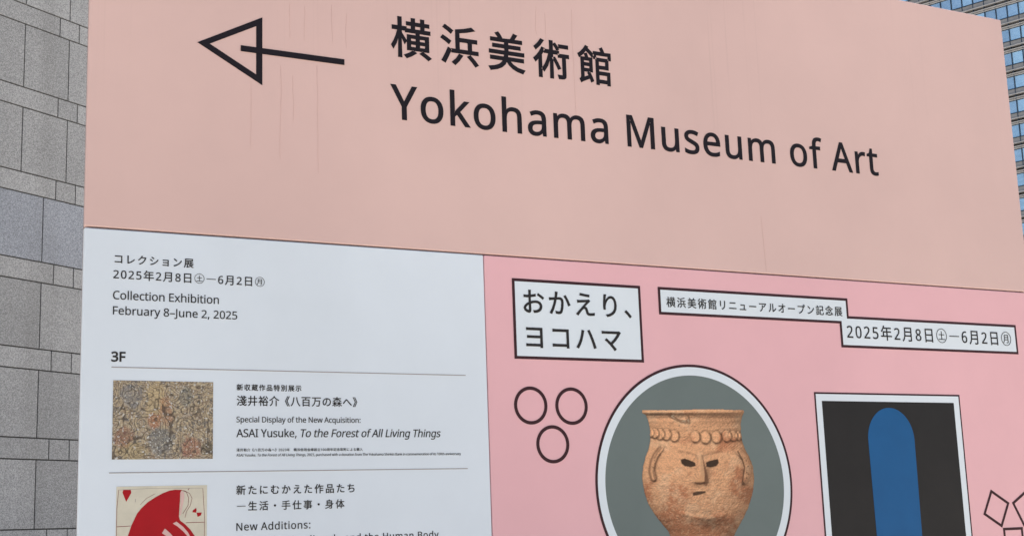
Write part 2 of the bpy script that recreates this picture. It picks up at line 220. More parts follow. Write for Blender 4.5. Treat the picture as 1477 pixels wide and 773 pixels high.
[1000,[466,196,467,132,455,75,419,40,358,29,276,39,224,68,206,115,225,163,280,195,368,206],[541,785,446,785,454,686,455,502,463,270,378,276,266,263,187,228,141,176,126,112,144,39,194,-10,270,-37,366,-46,451,-34,507,-1,539,48,549,106,547,173,692,101,807,7,855,83,771,148,666,208,544,253,534,502,534,511,833,527,830,602,678,590,534,584,534,686]],
[1000,[580,33,499,27,430,37,383,63,366,105,377,137,405,160,446,169,513,151,559,103],[238,737,241,654,307,660,613,674,381,478,112,254,169,195,259,281,346,343,440,382,552,395,642,382,713,346,759,291,776,223,761,149,719,92,651,52,632,120,591,176,530,215,447,229,366,211,312,163,293,99,308,42,352,-3,420,-32,512,-43,655,-24,764,29,832,113,856,222,835,316,776,390,686,439,571,457,502,453,432,436,696,655,752,696,706,754,652,746,309,733]],
[1000,[132,151,91,46,31,-41,89,-81,152,17,200,136],[258,127,305,45,339,-32,398,-3,363,72,315,152],[149,553,299,553,299,424,149,424],[149,365,299,365,299,234,149,234],[149,740,299,740,299,612,149,612],[83,802,83,172,366,172,366,802],[445,399,445,143,381,143,381,86,445,86,445,-81,513,-81,513,86,832,86,832,-2,828,-15,813,-19,699,-18,721,-79,810,-78,866,-69,893,-45,900,-2,900,86,961,86,961,143,900,143,900,399,702,399,702,457,957,457,957,514,813,514,813,581,919,581,919,636,813,636,813,696,935,696,935,753,813,753,813,839,745,839,745,753,596,753,596,839,529,839,529,753,408,753,408,696,529,696,529,636,434,636,434,581,529,581,529,514,385,514,385,457,636,457,636,399],[596,696,745,696,745,636,596,636],[596,514,596,581,745,581,745,514],[636,143,513,143,513,218,636,218],[702,143,702,218,832,218,832,143],[636,342,636,270,513,270,513,342],[702,342,832,342,832,270,702,270]],
[1000,[295,755,384,679,456,591,395,393,309,226,192,90,41,-13,110,-73,249,28,361,155,450,309,517,491,595,336,677,183,782,43,927,-70,942,-26,964,15,802,153,693,318,603,494,497,667,341,819]],
[1000,[537,482,537,408,723,418,891,406,893,482,720,491],[558,239,483,246,473,186,468,128,484,63,531,17,607,-10,712,-19,816,-15,905,-5,908,76,812,61,713,56,606,70,556,104,544,149],[221,620,101,627,104,549,220,545,312,548,286,441,211,203,118,-6,206,-36,289,181,362,422,394,556,500,570,602,590,602,669,508,648,410,633,425,707,443,787,347,795,344,712,329,625]],
[1000,[722,692,671,640,771,554,866,451,922,508,827,606],[238,199,204,209,179,239,169,287,182,354,215,398,261,415,292,406,312,379,319,338,311,272,286,220],[391,342,385,391,366,431,366,582,558,612,558,689,462,667,366,653,366,698,372,793,284,793,292,698,292,647,250,646,175,650,92,660,96,586,255,576,292,577,292,477,265,480,198,464,146,420,113,357,101,283,113,209,145,161,186,133,230,125,262,128,261,80,269,29,301,-9,370,-33,491,-42,603,-36,698,-22,771,10,812,62,828,140,828,248,743,274,749,161,739,106,711,71,666,50,589,37,496,32,390,40,345,65,336,109,338,172,380,253]],
[1000,[782,674,709,641,780,533,844,400,887,279,965,316,884,500],[78,561,86,474,176,486,303,500,256,342,184,161,92,1,174,-31,267,152,336,342,384,508,492,515,547,507,585,475,598,406,586,238,550,100,527,68,498,53,463,49,407,54,340,69,353,-14,410,-25,471,-29,530,-22,579,4,617,55,651,159,669,288,675,416,662,499,627,551,576,578,513,585,400,578,426,721,438,780,345,790,338,683,319,572,167,561]],
[1000,[312,789,299,716,506,684,696,662,707,736,515,756],[727,503,679,557,631,546,266,520,181,522,188,434,269,444,577,468,166,56,116,11,192,-42,300,83,395,181,430,207,469,217,506,204,530,164,564,46,595,-5,645,-32,715,-39,814,-34,903,-24,908,60,821,46,719,40,676,46,648,63,632,94,599,206,570,256,523,278,484,280,672,458]],
[1000,[112,656,113,578,303,568,304,568,256,385,188,212,263,185,294,231,373,298,474,338,589,352,687,334,748,287,768,219,743,135,674,78,572,46,448,37,312,47,332,-32,503,-38,646,-17,755,33,825,112,850,221,833,301,784,364,704,405,598,419,498,411,404,383,316,334,349,442,379,570,587,585,785,612,784,689,588,657,394,641,405,699,423,783,334,788,330,705,319,639,302,639,204,644]],
[1000,[102,433,102,335,241,340,790,340,897,335,897,433,789,428,241,428]],
[1000,[500,486,446,472,408,434,394,380,408,326,446,288,500,274,554,288,592,326,606,380,592,434,554,472]],
[1000,[239,824,192,684,130,557,54,453,121,408,176,484,226,573,463,573,463,352,165,352,165,280,463,280,463,25,55,25,55,-48,949,-48,949,25,541,25,541,280,865,280,865,352,541,352,541,573,901,573,901,646,541,646,541,840,463,840,463,646,259,646,315,807]],
[1000,[91,774,192,717,278,662,322,724,133,827],[42,499,227,390,269,452,83,554],[65,-16,129,-67,222,90,311,257,256,306,159,132],[320,547,320,475,609,475,609,309,392,309,392,-79,462,-79,462,-36,819,-36,819,-74,891,-74,891,309,680,309,680,475,957,475,957,547,680,547,680,722,805,747,914,778,854,836,634,784,367,747,389,683,609,710,609,547],[462,32,462,240,819,240,819,32]],
[1000,[50,322,50,248,463,248,463,25,456,4,432,-3,246,-2,278,-76,408,-75,487,-63,517,-47,534,-19,540,25,540,248,953,248,953,322,540,322,540,484,896,484,896,556,540,556,540,719,709,744,853,778,798,839,606,798,365,770,116,753,134,688,463,710,463,556,117,556,117,484,463,484,463,322]],
[1000,[340,34,340,-38,949,-38,949,34,677,34,677,450,965,450,965,523,677,523,677,824,601,824,601,523,314,523,314,450,601,450,601,34],[298,838,223,684,129,543,23,429,69,356,129,419,186,490,186,-78,260,-78,260,600,319,705,369,815]],
[1000,[134,131,134,72,459,72,459,4,454,-14,434,-20,296,-20,323,-83,426,-81,490,-71,524,-47,535,4,535,72,775,72,775,28,851,28,851,206,955,206,955,266,851,266,851,391,535,391,535,462,835,462,835,639,535,639,535,698,935,698,935,760,535,760,535,840,459,840,459,760,67,760,67,698,459,698,459,639,172,639,172,462,459,462,459,391,143,391,143,336,459,336,459,266,48,266,48,206,459,206,459,131],[244,586,459,586,459,515,244,515],[535,586,759,586,759,515,535,515],[535,336,775,336,775,266,535,266],[535,206,775,206,775,131,535,131]],
[1000,[702,531,702,439,285,439,285,531],[702,588,285,588,285,676,702,676],[702,381,702,298,685,284,285,284,285,381],[78,284,78,217,597,217,429,118,242,37,42,-25,88,-88,310,-11,516,88,702,211,702,27,696,6,673,-1,497,1,524,-75,649,-72,726,-61,755,-44,771,-16,775,26,775,272,862,360,939,457,874,490,827,427,775,368,775,742,497,742,544,829,458,843,418,742,211,742,211,284]],
[1000,[251,836,191,687,116,550,30,437,74,363,160,479,160,-78,232,-78,232,605,280,709,321,816],[416,175,416,106,581,106,581,-74,654,-74,654,106,815,106,815,175,654,175,654,521,726,351,816,201,916,84,973,143,868,254,774,401,702,566,954,566,954,638,654,638,654,837,581,837,581,638,298,638,298,566,536,566,461,399,366,250,259,138,313,81,415,198,507,348,581,518,581,175]],
[1000,[721,688,685,628,803,558,909,478,950,542,844,616],[325,279,328,102,319,65,292,53,246,65,203,96,183,138,202,186,252,236],[121,619,123,543,251,538,325,541,324,410,324,353,216,293,136,217,105,134,142,51,224,-9,313,-32,360,-21,390,18,401,91,397,308,505,337,615,347,702,332,764,288,787,216,763,139,701,88,619,60,561,53,502,53,530,-28,588,-24,654,-14,745,19,812,69,853,135,867,217,848,299,796,362,717,402,616,416,510,407,396,379,396,414,398,549,608,584,606,662,509,639,400,622,404,730,411,799,322,799,327,728,326,614,249,611]],
[1000,[339,789,251,792,243,706,223,550,212,383,216,293,223,224,300,230,295,296,298,353,325,457,382,559,460,636,551,666,620,646,670,589,700,503,710,394,691,262,636,164,553,94,447,49,323,22,370,-50,509,-13,626,46,715,131,772,246,792,395,775,537,728,645,656,714,564,738,474,717,396,663,334,590,292,511,310,649]],
[1000,[273,-56,341,2,233,119,117,224,52,167,165,63]],
[1000,[153,107,153,22,254,26,746,26,745,-25,831,-25,830,35,830,639,830,699,760,697,293,697,167,702,167,618,293,621,746,621,746,407,305,407,196,412,196,330,306,331,746,331,746,103,253,103]],
[1000,[229,317,163,181,75,45,160,9,241,142,308,284,363,456,398,597,417,670,328,688,289,499],[722,355,785,182,835,11,924,40,869,208,804,382,730,553,658,699,577,672,651,524]],
[1000,[458,159,558,52,638,-45,711,13,540,197,692,332,814,474,904,603,929,634,866,685,801,677,205,677,103,685,103,595,205,601,793,601,723,495,616,373,481,254,294,408,229,356,341,266]],
[1000,[776,759,682,759,687,672,687,514,682,357,658,247,604,161,535,101,454,57,365,28,430,-41,510,-9,594,38,668,105,727,195,762,317,773,510,773,672],[312,751,221,751,225,679,225,346,220,269,312,269,308,345,308,679]],
[1000,[178,651,178,561,277,564,705,564,804,561,804,651,705,647,277,647],[92,156,92,60,197,65,796,65,887,60,887,156,796,151,197,151]],
[1000,[149,91,149,8,232,11,780,11,856,9,856,90,777,87,679,87,730,445,737,476,676,505,626,498,322,498,243,504,243,420,323,423,641,423,622,265,594,87,232,87]],
[1000,[931,676,882,723,812,717,238,717,124,726,124,635,238,641,808,641,757,567,679,485,589,417,655,364,761,456,846,556,904,640],[532,544,442,544,446,472,440,352,416,243,362,147,269,68,224,41,179,23,253,-37,380,46,461,144,507,259,527,392]],
[1000,[524,21,577,-23,611,0,732,71,851,166,952,277,905,345,816,240,712,156,613,99,613,676,617,750,525,750,530,676,530,77],[66,26,141,-24,218,54,279,147,319,250,345,458,350,675,355,747,263,747,270,674,266,466,240,272,200,178,142,95]],
[1000,[86,141,144,76,318,189,471,322,581,451,584,88,576,58,547,48,406,60,413,-22,573,-28,623,-19,654,8,664,52,657,526,816,526,898,524,898,608,813,602,656,602,654,699,660,783,567,783,576,699,579,602,215,602,123,608,123,523,217,526,546,526,437,395,278,258]],
[1000,[805,718,814,752,838,776,871,785,905,776,929,752,938,718,929,685,905,661,871,652,825,672],[759,718,764,686,732,685,230,685,130,692,130,603,230,606,741,606,717,499,673,384,610,280,515,181,389,100,220,40,288,-35,452,33,581,123,682,232,751,350,801,482,831,601,833,612,871,606,928,621,968,661,984,718,968,775,928,815,871,831,814,815,774,775]],
[1000,[928,401,72,401,72,359,928,359]],
[639,[545,0,459,221,176,221,91,0,0,0,279,717,360,717,638,0],[352,517,342,546,329,590,318,624,308,584,297,546,287,517,206,301,432,301]],
[650,[301,714,383,710,451,696,504,675,542,642,564,596,572,537,568,497,557,463,537,433,511,409,477,390,436,379,436,374,479,364,518,348,550,325,575,294,591,254,596,203,593,162,583,125,566,93,530,53,481,24,420,6,348,0,97,0,97,714],[319,410,374,413,416,423,445,440,464,462,475,492,479,527,474,563,461,591,438,612,404,626,360,634,305,637,187,637,187,410],[187,335,187,76,331,76,388,80,432,92,463,113,484,140,496,173,500,210,496,246,484,276,462,301,429,320,383,331,324,335]],
[632,[403,645,349,640,300,626,258,602,222,569,194,527,173,478,160,421,156,357,163,275,184,204,205,164,232,131,266,104,305,85,350,73,402,69,448,71,491,77,573,97,573,19,532,6,491,-3,444,-8,389,-10,320,-5,260,10,207,35,162,69,126,112,98,163,77,222,65,287,61,358,67,436,84,506,111,569,150,622,198,665,257,698,326,717,404,724,458,721,510,713,558,700,601,682,565,606,492,633,449,642]],
[730,[669,364,664,288,649,221,625,163,591,113,548,73,497,41,438,18,371,5,296,0,97,0,97,714,317,714,386,710,448,696,504,674,553,643,593,604,626,557,650,501,664,437],[574,361,571,421,560,473,543,517,518,554,488,584,451,608,407,624,359,634,304,637,187,637,187,77,284,77,373,85,445,109,502,149,542,204,566,275]],
[556,[496,0,97,0,97,714,496,714,496,635,187,635,187,412,478,412,478,334,187,334,187,79,496,79]],
[519,[187,0,97,0,97,714,496,714,496,635,187,635,187,382,477,382,477,303,187,303]],
[728,[407,377,654,377,654,27,596,11,537,-1,474,-8,403,-10,333,-5,271,10,216,35,169,68,131,111,101,162,79,220,65,285,61,357,66,428,81,493,105,551,139,602,181,644,232,679,290,704,357,719,431,724,489,721,545,713,596,700,644,682,610,604,570,620,525,633,476,642,426,645,372,641,323,629,280,610,243,583,212,550,187,511,169,465,159,414,155,357,162,277,183,207,204,166,233,132,269,105,312,84,364,72,424,68,468,69,504,73,564,85,564,297,407,297]],
[741,[643,0,553,0,553,333,187,333,187,0,97,0,97,714,187,714,187,412,553,412,553,714,643,714]],
[339,[298,0,40,0,40,52,124,71,124,642,40,662,40,714,298,714,298,662,214,642,214,71,298,52]],
[273,[-4,-190,-46,-187,-78,-177,-78,-101,-44,-108,-6,-111,18,-109,42,-101,62,-87,78,-66,89,-36,92,4,92,714,182,714,182,11,176,-52,159,-103,131,-141,94,-169,49,-185]],
[619,[619,0,513,0,260,341,187,277,187,0,97,0,97,714,187,714,187,362,248,430,310,498,503,714,608,714,325,403]],
[524,[97,0,97,714,187,714,187,80,499,80,499,0]],
[907,[412,0,177,626,173,626,177,575,179,508,180,433,180,0,97,0,97,714,230,714,450,129,454,129,678,714,810,714,810,0,721,0,721,439,722,509,725,574,728,625,724,625,486,0]],
[760,[663,0,558,0,176,593,172,593,176,539,179,472,180,399,180,0,97,0,97,714,201,714,582,123,586,123,584,171,581,241,579,311,579,714,663,714]],
[781,[720,358,715,279,699,208,673,145,637,91,590,48,534,16,467,-4,391,-10,313,-3,245,17,188,49,142,92,106,145,81,208,66,280,61,359,65,429,77,493,97,551,125,602,162,644,207,679,260,705,322,720,392,725,460,720,520,705,572,680,617,645,654,602,683,552,703,493,716,429],[156,358,162,274,181,203,201,163,227,130,259,103,297,84,341,72,391,68,442,72,486,84,524,103,555,130,580,163,600,203,619,274,625,358,619,442,600,512,569,570,537,603,497,627,448,641,392,646,341,642,297,631,259,612,227,585,201,552,181,513,162,442]],
[605,[286,714,371,708,439,690,490,659,526,617,547,566,554,504,550,461,540,420,520,381,492,347,454,318,404,297,343,283,269,278,187,278,187,0,97,0,97,714],[278,637,187,637,187,355,259,355,321,359,372,370,411,388,439,416,456,453,461,500,456,542,441,576,417,603,382,622,336,633]],
[781,[720,358,714,275,697,200,667,135,627,80,594,50,555,26,512,8,683,-170,554,-170,416,-9,404,-10,391,-10,313,-3,245,17,188,49,142,92,106,145,81,208,66,280,61,359,65,429,77,493,97,551,125,602,162,644,207,679,260,705,322,720,392,725,460,720,520,705,572,680,617,645,654,602,683,552,703,493,716,429],[156,358,162,274,181,203,201,163,227,130,259,103,297,84,341,72,391,68,442,72,486,84,524,103,555,130,580,163,600,203,619,274,625,358,619,442,600,512,569,570,537,603,497,627,448,641,392,646,341,642,297,631,259,612,227,585,201,552,181,513,162,442]],
[622,[294,714,375,708,441,692,476,674,504,652,526,624,547,573,554,511,549,459,533,416,509,382,480,356,446,335,411,320,607,0,502,0,329,295,187,295,187,0,97,0,97,714],[289,636,187,636,187,371,294,371,347,375,389,386,421,406,443,432,457,466,461,507,456,549,443,582,419,606,386,623,343,633]],
[549,[502,191,499,151,488,114,471,83,433,43,383,14,320,-4,247,-10,171,-6,104,6,51,24,51,110,91,95,141,81,195,71,251,68,300,72,340,82,372,99,394,122,408,150,412,183,408,215,397,242,377,265,346,287,302,307,244,330,201,348,164,367,132,387,106,411,86,438,72,468,63,503,60,542,67,595,89,640,124,675,170,702,225,719,288,724,345,721,396,713,443,700,485,684,457,607,418,622,377,634,332,642,286,645,245,642,211,632,185,616,166,596,155,570,151,541,155,508,166,481,186,458,215,438,255,418,307,397,365,373,414,348,452,318,480,284,496,242]],
[556,[323,0,233,0,233,635,10,635,10,714,545,714,545,635,323,635]],
[731,[640,252,633,182,610,119,587,82,556,50,519,25,474,5,422,-6,362,-10,280,-2,213,22,160,63,121,116,98,180,90,254,90,714,180,714,180,251,185,197,201,152,227,116,263,89,310,73,367,68,426,74,473,92,508,120,532,157,546,201,551,252,551,714,640,714]],
[600,[600,714,345,0,255,0,0,714,94,714,255,256,274,200,289,149,300,100,312,149,327,201,345,258,505,714]],
[930,[917,714,727,0,636,0,497,468,485,511,474,553,466,588,461,609,458,588,450,553,440,511,427,465,292,0,201,0,12,714,106,714,217,278,228,233,238,189,245,147,251,108,258,149,266,193,277,238,289,283,415,714,508,714,639,280,652,234,663,188,672,146,678,108,686,161,698,218,713,279,823,714]],
[586,[582,0,480,0,291,310,99,0,4,0,241,372,19,714,119,714,294,434,470,714,565,714,344,374]],
[566,[283,363,469,714,566,714,328,277,328,0,238,0,238,273,0,714,98,714]],
[572,[533,0,38,0,38,68,414,634,50,634,50,714,523,714,523,646,147,80,533,80]],
[561,[288,545,348,540,396,526,433,502,459,468,475,422,480,365,480,0,416,0,399,76,395,76,372,49,348,28,321,11,292,-1,257,-8,215,-10,169,-6,129,7,94,29,68,60,52,100,46,149,53,198,74,239,109,273,159,297,223,313,303,320,394,323,394,355,391,395,381,426,365,448,330,468,283,474,242,471,203,462,132,433,105,499,143,517,188,532,237,542],[314,259,254,254,208,243,176,227,154,206,141,179,137,148,140,121,149,99,165,82,196,66,235,61,278,65,315,78,348,99,373,128,388,167,393,214,393,262]],
[615,[173,575,172,512,168,465,173,465,200,496,236,522,282,539,339,545,401,537,455,514,500,476,533,422,553,352,560,268,553,184,533,114,512,76,486,45,455,21,420,4,381,-7,339,-10,282,-4,236,13,200,38,173,68,166,68,148,0,85,0,85,760,173,760],[324,472,273,467,234,451,206,423,187,385,177,334,173,271,173,267,177,206,187,156,206,116,233,86,274,69,326,63,370,69,406,87,434,116,453,157,465,208,469,269,465,331,453,381,434,421,406,449,369,466]],
[480,[300,-10,233,-3,174,19,139,42,110,72,87,109,69,153,59,205,55,265,59,327,70,381,88,426,113,464,142,494,178,517,238,539,306,546,346,544,385,538,420,528,447,517,420,444,364,461,333,467,304,469,255,463,215,446,185,418,163,378,150,328,146,266,150,207,163,157,184,118,214,89,252,72,299,66,340,68,377,75,409,85,438,97,438,19,410,7,379,-3,343,-8]],
[615,[275,-10,213,-2,159,21,115,60,82,113,62,183,55,267,62,352,82,421,116,476,160,515,214,538,276,546,315,543,349,536,378,523,403,507,424,488,442,467,448,467,445,506,442,546,442,760,530,760,530,0,459,0,446,72,442,72,424,50,403,31,378,14,349,1,314,-7],[289,63,340,68,380,84,409,110,428,146,439,193,443,250,443,266,439,328,428,379,410,420,382,449,341,467,288,473,245,467,209,448,182,417,162,375,150,324,146,265,150,206,162,156,182,116,209,87,245,69]],
[564,[292,546,336,543,375,533,411,516,454,480,487,432,506,372,513,304,513,251,146,251,152,195,168,149,193,113,226,86,268,70,317,65,365,67,408,75,448,86,489,102,489,25,448,9,408,-2,364,-8,313,-10,264,-7,219,4,179,21,142,45,112,76,88,114,69,158,59,208,55,264,58,320,68,370,85,415,107,454,135,486,168,512,205,531,247,542],[291,474,252,470,219,456,192,434,170,403,156,366,148,321,421,321,418,364,407,401,389,431,365,455,332,469]],
[344,[332,468,197,468,197,0,109,0,109,468,15,468,15,509,109,539,109,570,114,633,130,682,155,719,189,745,232,760,283,765,314,764,342,760,387,747,364,678,327,688,284,693,257,690,235,680,219,664,202,626,197,571,197,536,332,536]],
[615,[275,546,325,541,371,526,410,501,443,465,448,465,460,536,530,536,530,-9,524,-79,504,-137,484,-168,457,-194,425,-214,365,-234,290,-240,234,-238,184,-232,138,-221,97,-206,97,-125,138,-143,186,-156,239,-164,295,-167,338,-163,374,-149,404,-127,425,-96,439,-59,443,-16,443,5,444,40,446,71,442,71,411,35,373,10,328,-5,276,-10,212,-2,158,22,114,63,81,118,62,186,55,267,62,347,81,414,114,471,157,512,211,538],[287,472,245,466,211,448,183,419,163,378,150,327,146,266,150,205,162,155,183,115,211,85,246,68,289,62,327,65,359,73,386,86,407,106,424,131,435,163,442,201,444,246,444,267,440,333,428,385,406,424,376,451,336,467]],
[618,[173,537,172,498,168,462,174,462,193,488,217,508,245,524,275,536,308,543,341,545,401,540,450,525,488,498,515,461,532,412,537,349,537,0,450,0,450,343,447,383,437,415,421,440,398,458,368,468,330,472,277,466,236,450,207,422,188,384,177,335,173,277,173,0,85,0,85,760,173,760]],
[258,[173,536,173,0,85,0,85,536],[130,737,149,734,166,724,177,706,181,681,177,657,166,639,149,629,130,625,110,629,93,639,82,657,78,681,82,706,93,724,110,734]],
[258,[22,-240,-22,-237,-55,-228,-55,-157,-24,-164,11,-167,40,-163,64,-150,80,-124,85,-83,85,536,173,536,173,-80,169,-127,157,-166,137,-198,108,-221,70,-235],[78,681,82,706,93,724,110,734,130,737,149,734,166,724,177,706,181,681,177,657,166,639,149,629,130,625,110,629,93,639,82,657]],
[534,[172,363,171,321,168,276,172,276,190,299,215,330,236,355,407,536,510,536,293,307,525,0,419,0,233,250,172,197,172,0,85,0,85,760,172,760]],
[258,[173,0,85,0,85,760,173,760]],
[935,[673,546,729,541,774,525,809,500,834,462,849,412,854,349,854,0,767,0,767,345,764,384,755,415,741,440,720,458,692,468,658,472,611,467,574,452,547,427,528,392,517,349,513,296,513,0,426,0,426,345,423,384,414,416,399,440,378,458,351,469,316,472,268,466,231,450,204,422,187,384,176,336,173,278,173,0,85,0,85,536,156,536,169,463,174,463,193,489,216,510,241,526,270,537,301,544,332,546,389,541,436,524,471,496,496,456,501,456,533,496,575,524,622,541]],
[618,[343,546,402,541,450,525,488,500,515,462,532,412,537,349,537,0,450,0,450,343,447,383,437,415,421,440,398,458,368,468,330,472,277,466,236,450,207,422,188,384,177,336,173,278,173,0,85,0,85,536,156,536,169,463,174,463,194,489,219,510,246,526,277,537,310,544]],
[605,[551,269,547,206,534,151,512,103,484,63,448,31,405,9,355,-5,301,-10,250,-5,203,9,161,31,125,63,96,103,74,151,60,206,55,269,58,325,68,375,85,420,108,457,137,489,171,514,211,532,255,542,304,546,351,542,394,532,433,514,467,489,496,457,520,420,537,375,548,325],[146,269,150,210,163,160,184,118,214,88,254,69,303,63,352,69,392,88,422,118,444,160,456,210,460,269,456,328,443,378,422,418,392,448,352,466,302,472,252,466,213,448,183,418,162,377,150,328]],
[615,[340,546,402,538,455,515,500,477,533,423,553,354,560,269,553,185,533,116,512,77,486,46,456,22,421,4,382,-7,339,-10,300,-7,266,1,236,14,212,30,191,48,173,68,167,68,171,25,173,-20,173,-240,85,-240,85,536,157,536,169,463,173,463,191,485,212,505,236,522,266,535,300,543],[324,472,275,467,237,452,209,426,189,390,178,344,173,286,173,269,177,208,187,157,206,117,235,87,274,69,326,63,371,70,407,90,434,122,454,164,465,213,469,270,465,327,453,376,434,417,406,448,369,466]],
[615,[442,-11,443,31,447,72,441,72,414,41,378,14,331,-4,273,-10,212,-2,160,21,116,60,82,113,62,183,55,267,62,352,83,421,104,459,130,490,161,515,196,532,234,543,276,546,333,540,379,522,415,495,443,463,447,463,460,536,530,536,530,-240,442,-240],[290,63,340,68,379,83,407,108,427,145,439,191,443,248,443,266,439,329,428,380,409,421,380,450,340,467,288,473,244,467,208,448,181,417,162,375,150,324,146,265,150,206,162,157,182,117,209,87,246,69]],
[413,[335,546,368,545,398,540,387,459,359,464,329,466,299,463,270,453,244,437,220,417,200,391,186,360,176,325,173,286,173,0,85,0,85,536,157,536,167,438,171,438,190,467,212,493,238,515,267,532,300,542]],
[479,[434,148,428,100,408,61,377,30,334,8,282,-6,220,-10,168,-8,124,-1,85,10,52,24,52,104,87,89,130,75,175,64,222,61,280,66,319,83,342,108,349,140,346,159,338,176,323,192,299,208,264,225,217,244,169,264,128,284,95,306,71,332,56,364,51,404,57,446,76,481,107,509,147,530,196,542,252,546,299,544,344,537,385,525,423,510,393,440,322,464,285,472,246,474,198,470,164,457,142,436,135,409,138,389,148,372,165,356,192,342,273,307,320,288,360,268,392,246,415,220,429,187]],
[361,[264,62,305,66,339,73,339,6,322,0,299,-6,249,-10,209,-6,172,5,139,24,114,55,98,98,92,156,92,468,16,468,16,510,93,545,128,659,180,659,180,536,335,536,335,468,180,468,180,158,186,115,204,86,230,68]],
[618,[533,536,533,0,461,0,448,71,444,71,425,46,400,25,372,9,341,-2,308,-8,274,-10,215,-5,167,11,128,37,101,74,85,123,79,185,79,536,168,536,168,191,171,152,181,120,197,95,220,77,250,67,287,63,341,69,382,86,411,113,431,152,441,200,445,257,445,536]],
[508,[203,0,0,536,94,536,208,220,225,171,241,120,251,78,255,78,267,120,284,172,300,220,414,536,508,536,304,0]],
[786,[431,303,419,345,409,384,400,418,394,445,390,445,385,418,377,383,367,344,354,302,258,1,158,1,11,537,102,537,176,251,191,193,204,137,211,91,215,91,222,121,231,159,241,199,251,235,346,537,442,537,534,235,549,186,562,136,570,92,574,92,582,135,595,191,610,251,685,537,775,537,626,1,523,1]],
[529,[212,274,27,536,127,536,265,334,402,536,501,536,316,274,511,0,411,0,265,214,117,0,18,0]],
[510,[1,536,95,536,211,231,230,179,245,131,256,85,260,85,279,151,306,232,415,536,510,536,279,-74,258,-121,235,-162,206,-195,173,-220,132,-235,84,-240,42,-238,11,-232,11,-162,38,-166,70,-168,99,-165,124,-157,144,-143,162,-124,177,-100,189,-73,217,-2]],
[470,[431,0,39,0,39,58,327,468,56,468,56,536,424,536,424,470,140,68,431,68]],
[572,[523,358,520,276,510,203,493,140,469,88,436,46,395,15,344,-4,285,-10,235,-5,191,10,153,34,121,68,95,110,75,161,55,251,49,358,55,466,73,556,91,606,117,648,148,682,186,706,232,720,285,725,335,720,380,706,418,682,450,648,477,606,497,556,517,466],[137,358,141,268,152,195,171,138,199,98,223,79,251,69,285,65,319,69,347,79,372,97,400,137,419,195,430,268,434,358,430,448,419,521,400,577,372,618,347,636,319,646,285,650,251,646,223,636,199,618,171,577,152,521,141,448]],
[572,[355,0,269,0,269,499,270,548,271,586,273,622,244,595,211,567,135,505,89,564,282,714,355,714]],
[572,[520,0,48,0,48,73,235,262,326,358,359,400,382,441,396,483,401,529,397,565,385,595,366,619,340,635,310,646,275,649,226,645,184,631,144,610,103,581,56,640,85,663,118,683,153,700,191,713,231,721,275,724,337,718,390,701,433,673,465,636,484,589,491,534,485,480,468,429,441,380,404,333,360,283,308,231,159,84,159,80,520,80]],
[572,[493,547,489,502,475,464,453,432,424,407,387,388,345,376,345,372,397,362,440,344,473,318,496,286,510,247,515,203,508,144,486,93,463,63,433,37,397,17,327,-3,241,-10,187,-8,137,-2,90,10,45,29,45,111,92,91,142,77,193,67,242,64,300,68,346,81,381,102,404,130,418,164,423,205,417,246,400,278,371,301,331,318,282,328,223,331,154,331,154,406,224,406,278,410,323,423,357,443,383,471,398,503,403,541,399,573,387,600,368,622,342,637,310,647,273,650,237,648,204,643,174,634,147,622,93,590,49,650,92,678,144,702,204,719,272,724,340,718,396,702,439,674,469,638,487,595]],
[572,[552,162,448,162,448,0,363,0,363,162,21,162,21,237,357,718,448,718,448,241,552,241],[363,466,364,514,365,554,367,591,368,624,364,624,344,583,321,546,107,241,363,241]],
[572,[275,438,343,432,402,413,450,383,486,342,502,308,512,270,515,228,511,181,501,138,483,101,459,68,428,40,392,19,326,-3,248,-10,195,-8,145,0,100,12,63,29,63,112,103,92,151,78,201,68,249,65,299,69,342,82,377,103,403,133,420,171,425,219,420,262,406,298,382,327,348,347,302,360,246,364,182,359,124,349,80,377,107,714,465,714,465,634,182,634,165,427,211,434]],
[572,[55,305,57,367,64,427,75,485,93,541,118,591,151,636,193,673,245,701,307,718,382,724,429,722,470,715,470,640,430,649,384,652,321,646,269,629,228,602,197,566,174,523,158,474,148,420,143,363,149,363,166,386,187,406,212,423,243,436,278,444,318,447,376,441,427,422,468,390,499,348,519,294,525,230,518,161,497,102,463,54,419,19,363,-3,298,-10,249,-5,203,9,162,33,126,67,96,111,74,166,60,230],[297,64,336,69,370,82,399,105,421,136,434,178,438,230,434,272,423,308,404,338,377,360,342,374,300,378,256,373,218,359,187,336,164,309,149,279,144,247,146,214,154,182,166,151,183,123,204,99,231,80,261,68]],
[572,[136,0,429,634,44,634,44,714,523,714,523,646,233,0]],
[572,[285,724,344,719,396,705,439,680,472,647,492,605,499,553,494,513,481,478,459,448,431,422,399,398,363,378,405,356,443,331,475,302,501,269,517,231,522,185,515,129,493,82,458,43,412,14,354,-4,288,-10,217,-4,158,13,111,41,77,79,56,126,49,182,54,228,70,267,93,301,124,329,159,353,197,373,164,394,134,419,108,446,89,477,76,513,72,554,79,605,100,647,133,680,176,704,227,719],[135,181,139,148,151,119,172,95,201,75,239,64,286,60,331,64,368,75,398,95,419,120,432,150,436,184,431,217,418,246,395,271,366,293,329,313,286,331,270,337,230,317,196,296,170,273,151,246,139,216],[284,653,234,646,194,627,174,606,162,581,158,550,162,516,176,488,196,465,223,446,289,412,322,428,352,445,376,465,396,489,408,517,412,550,408,581,396,606,377,627,336,646]],
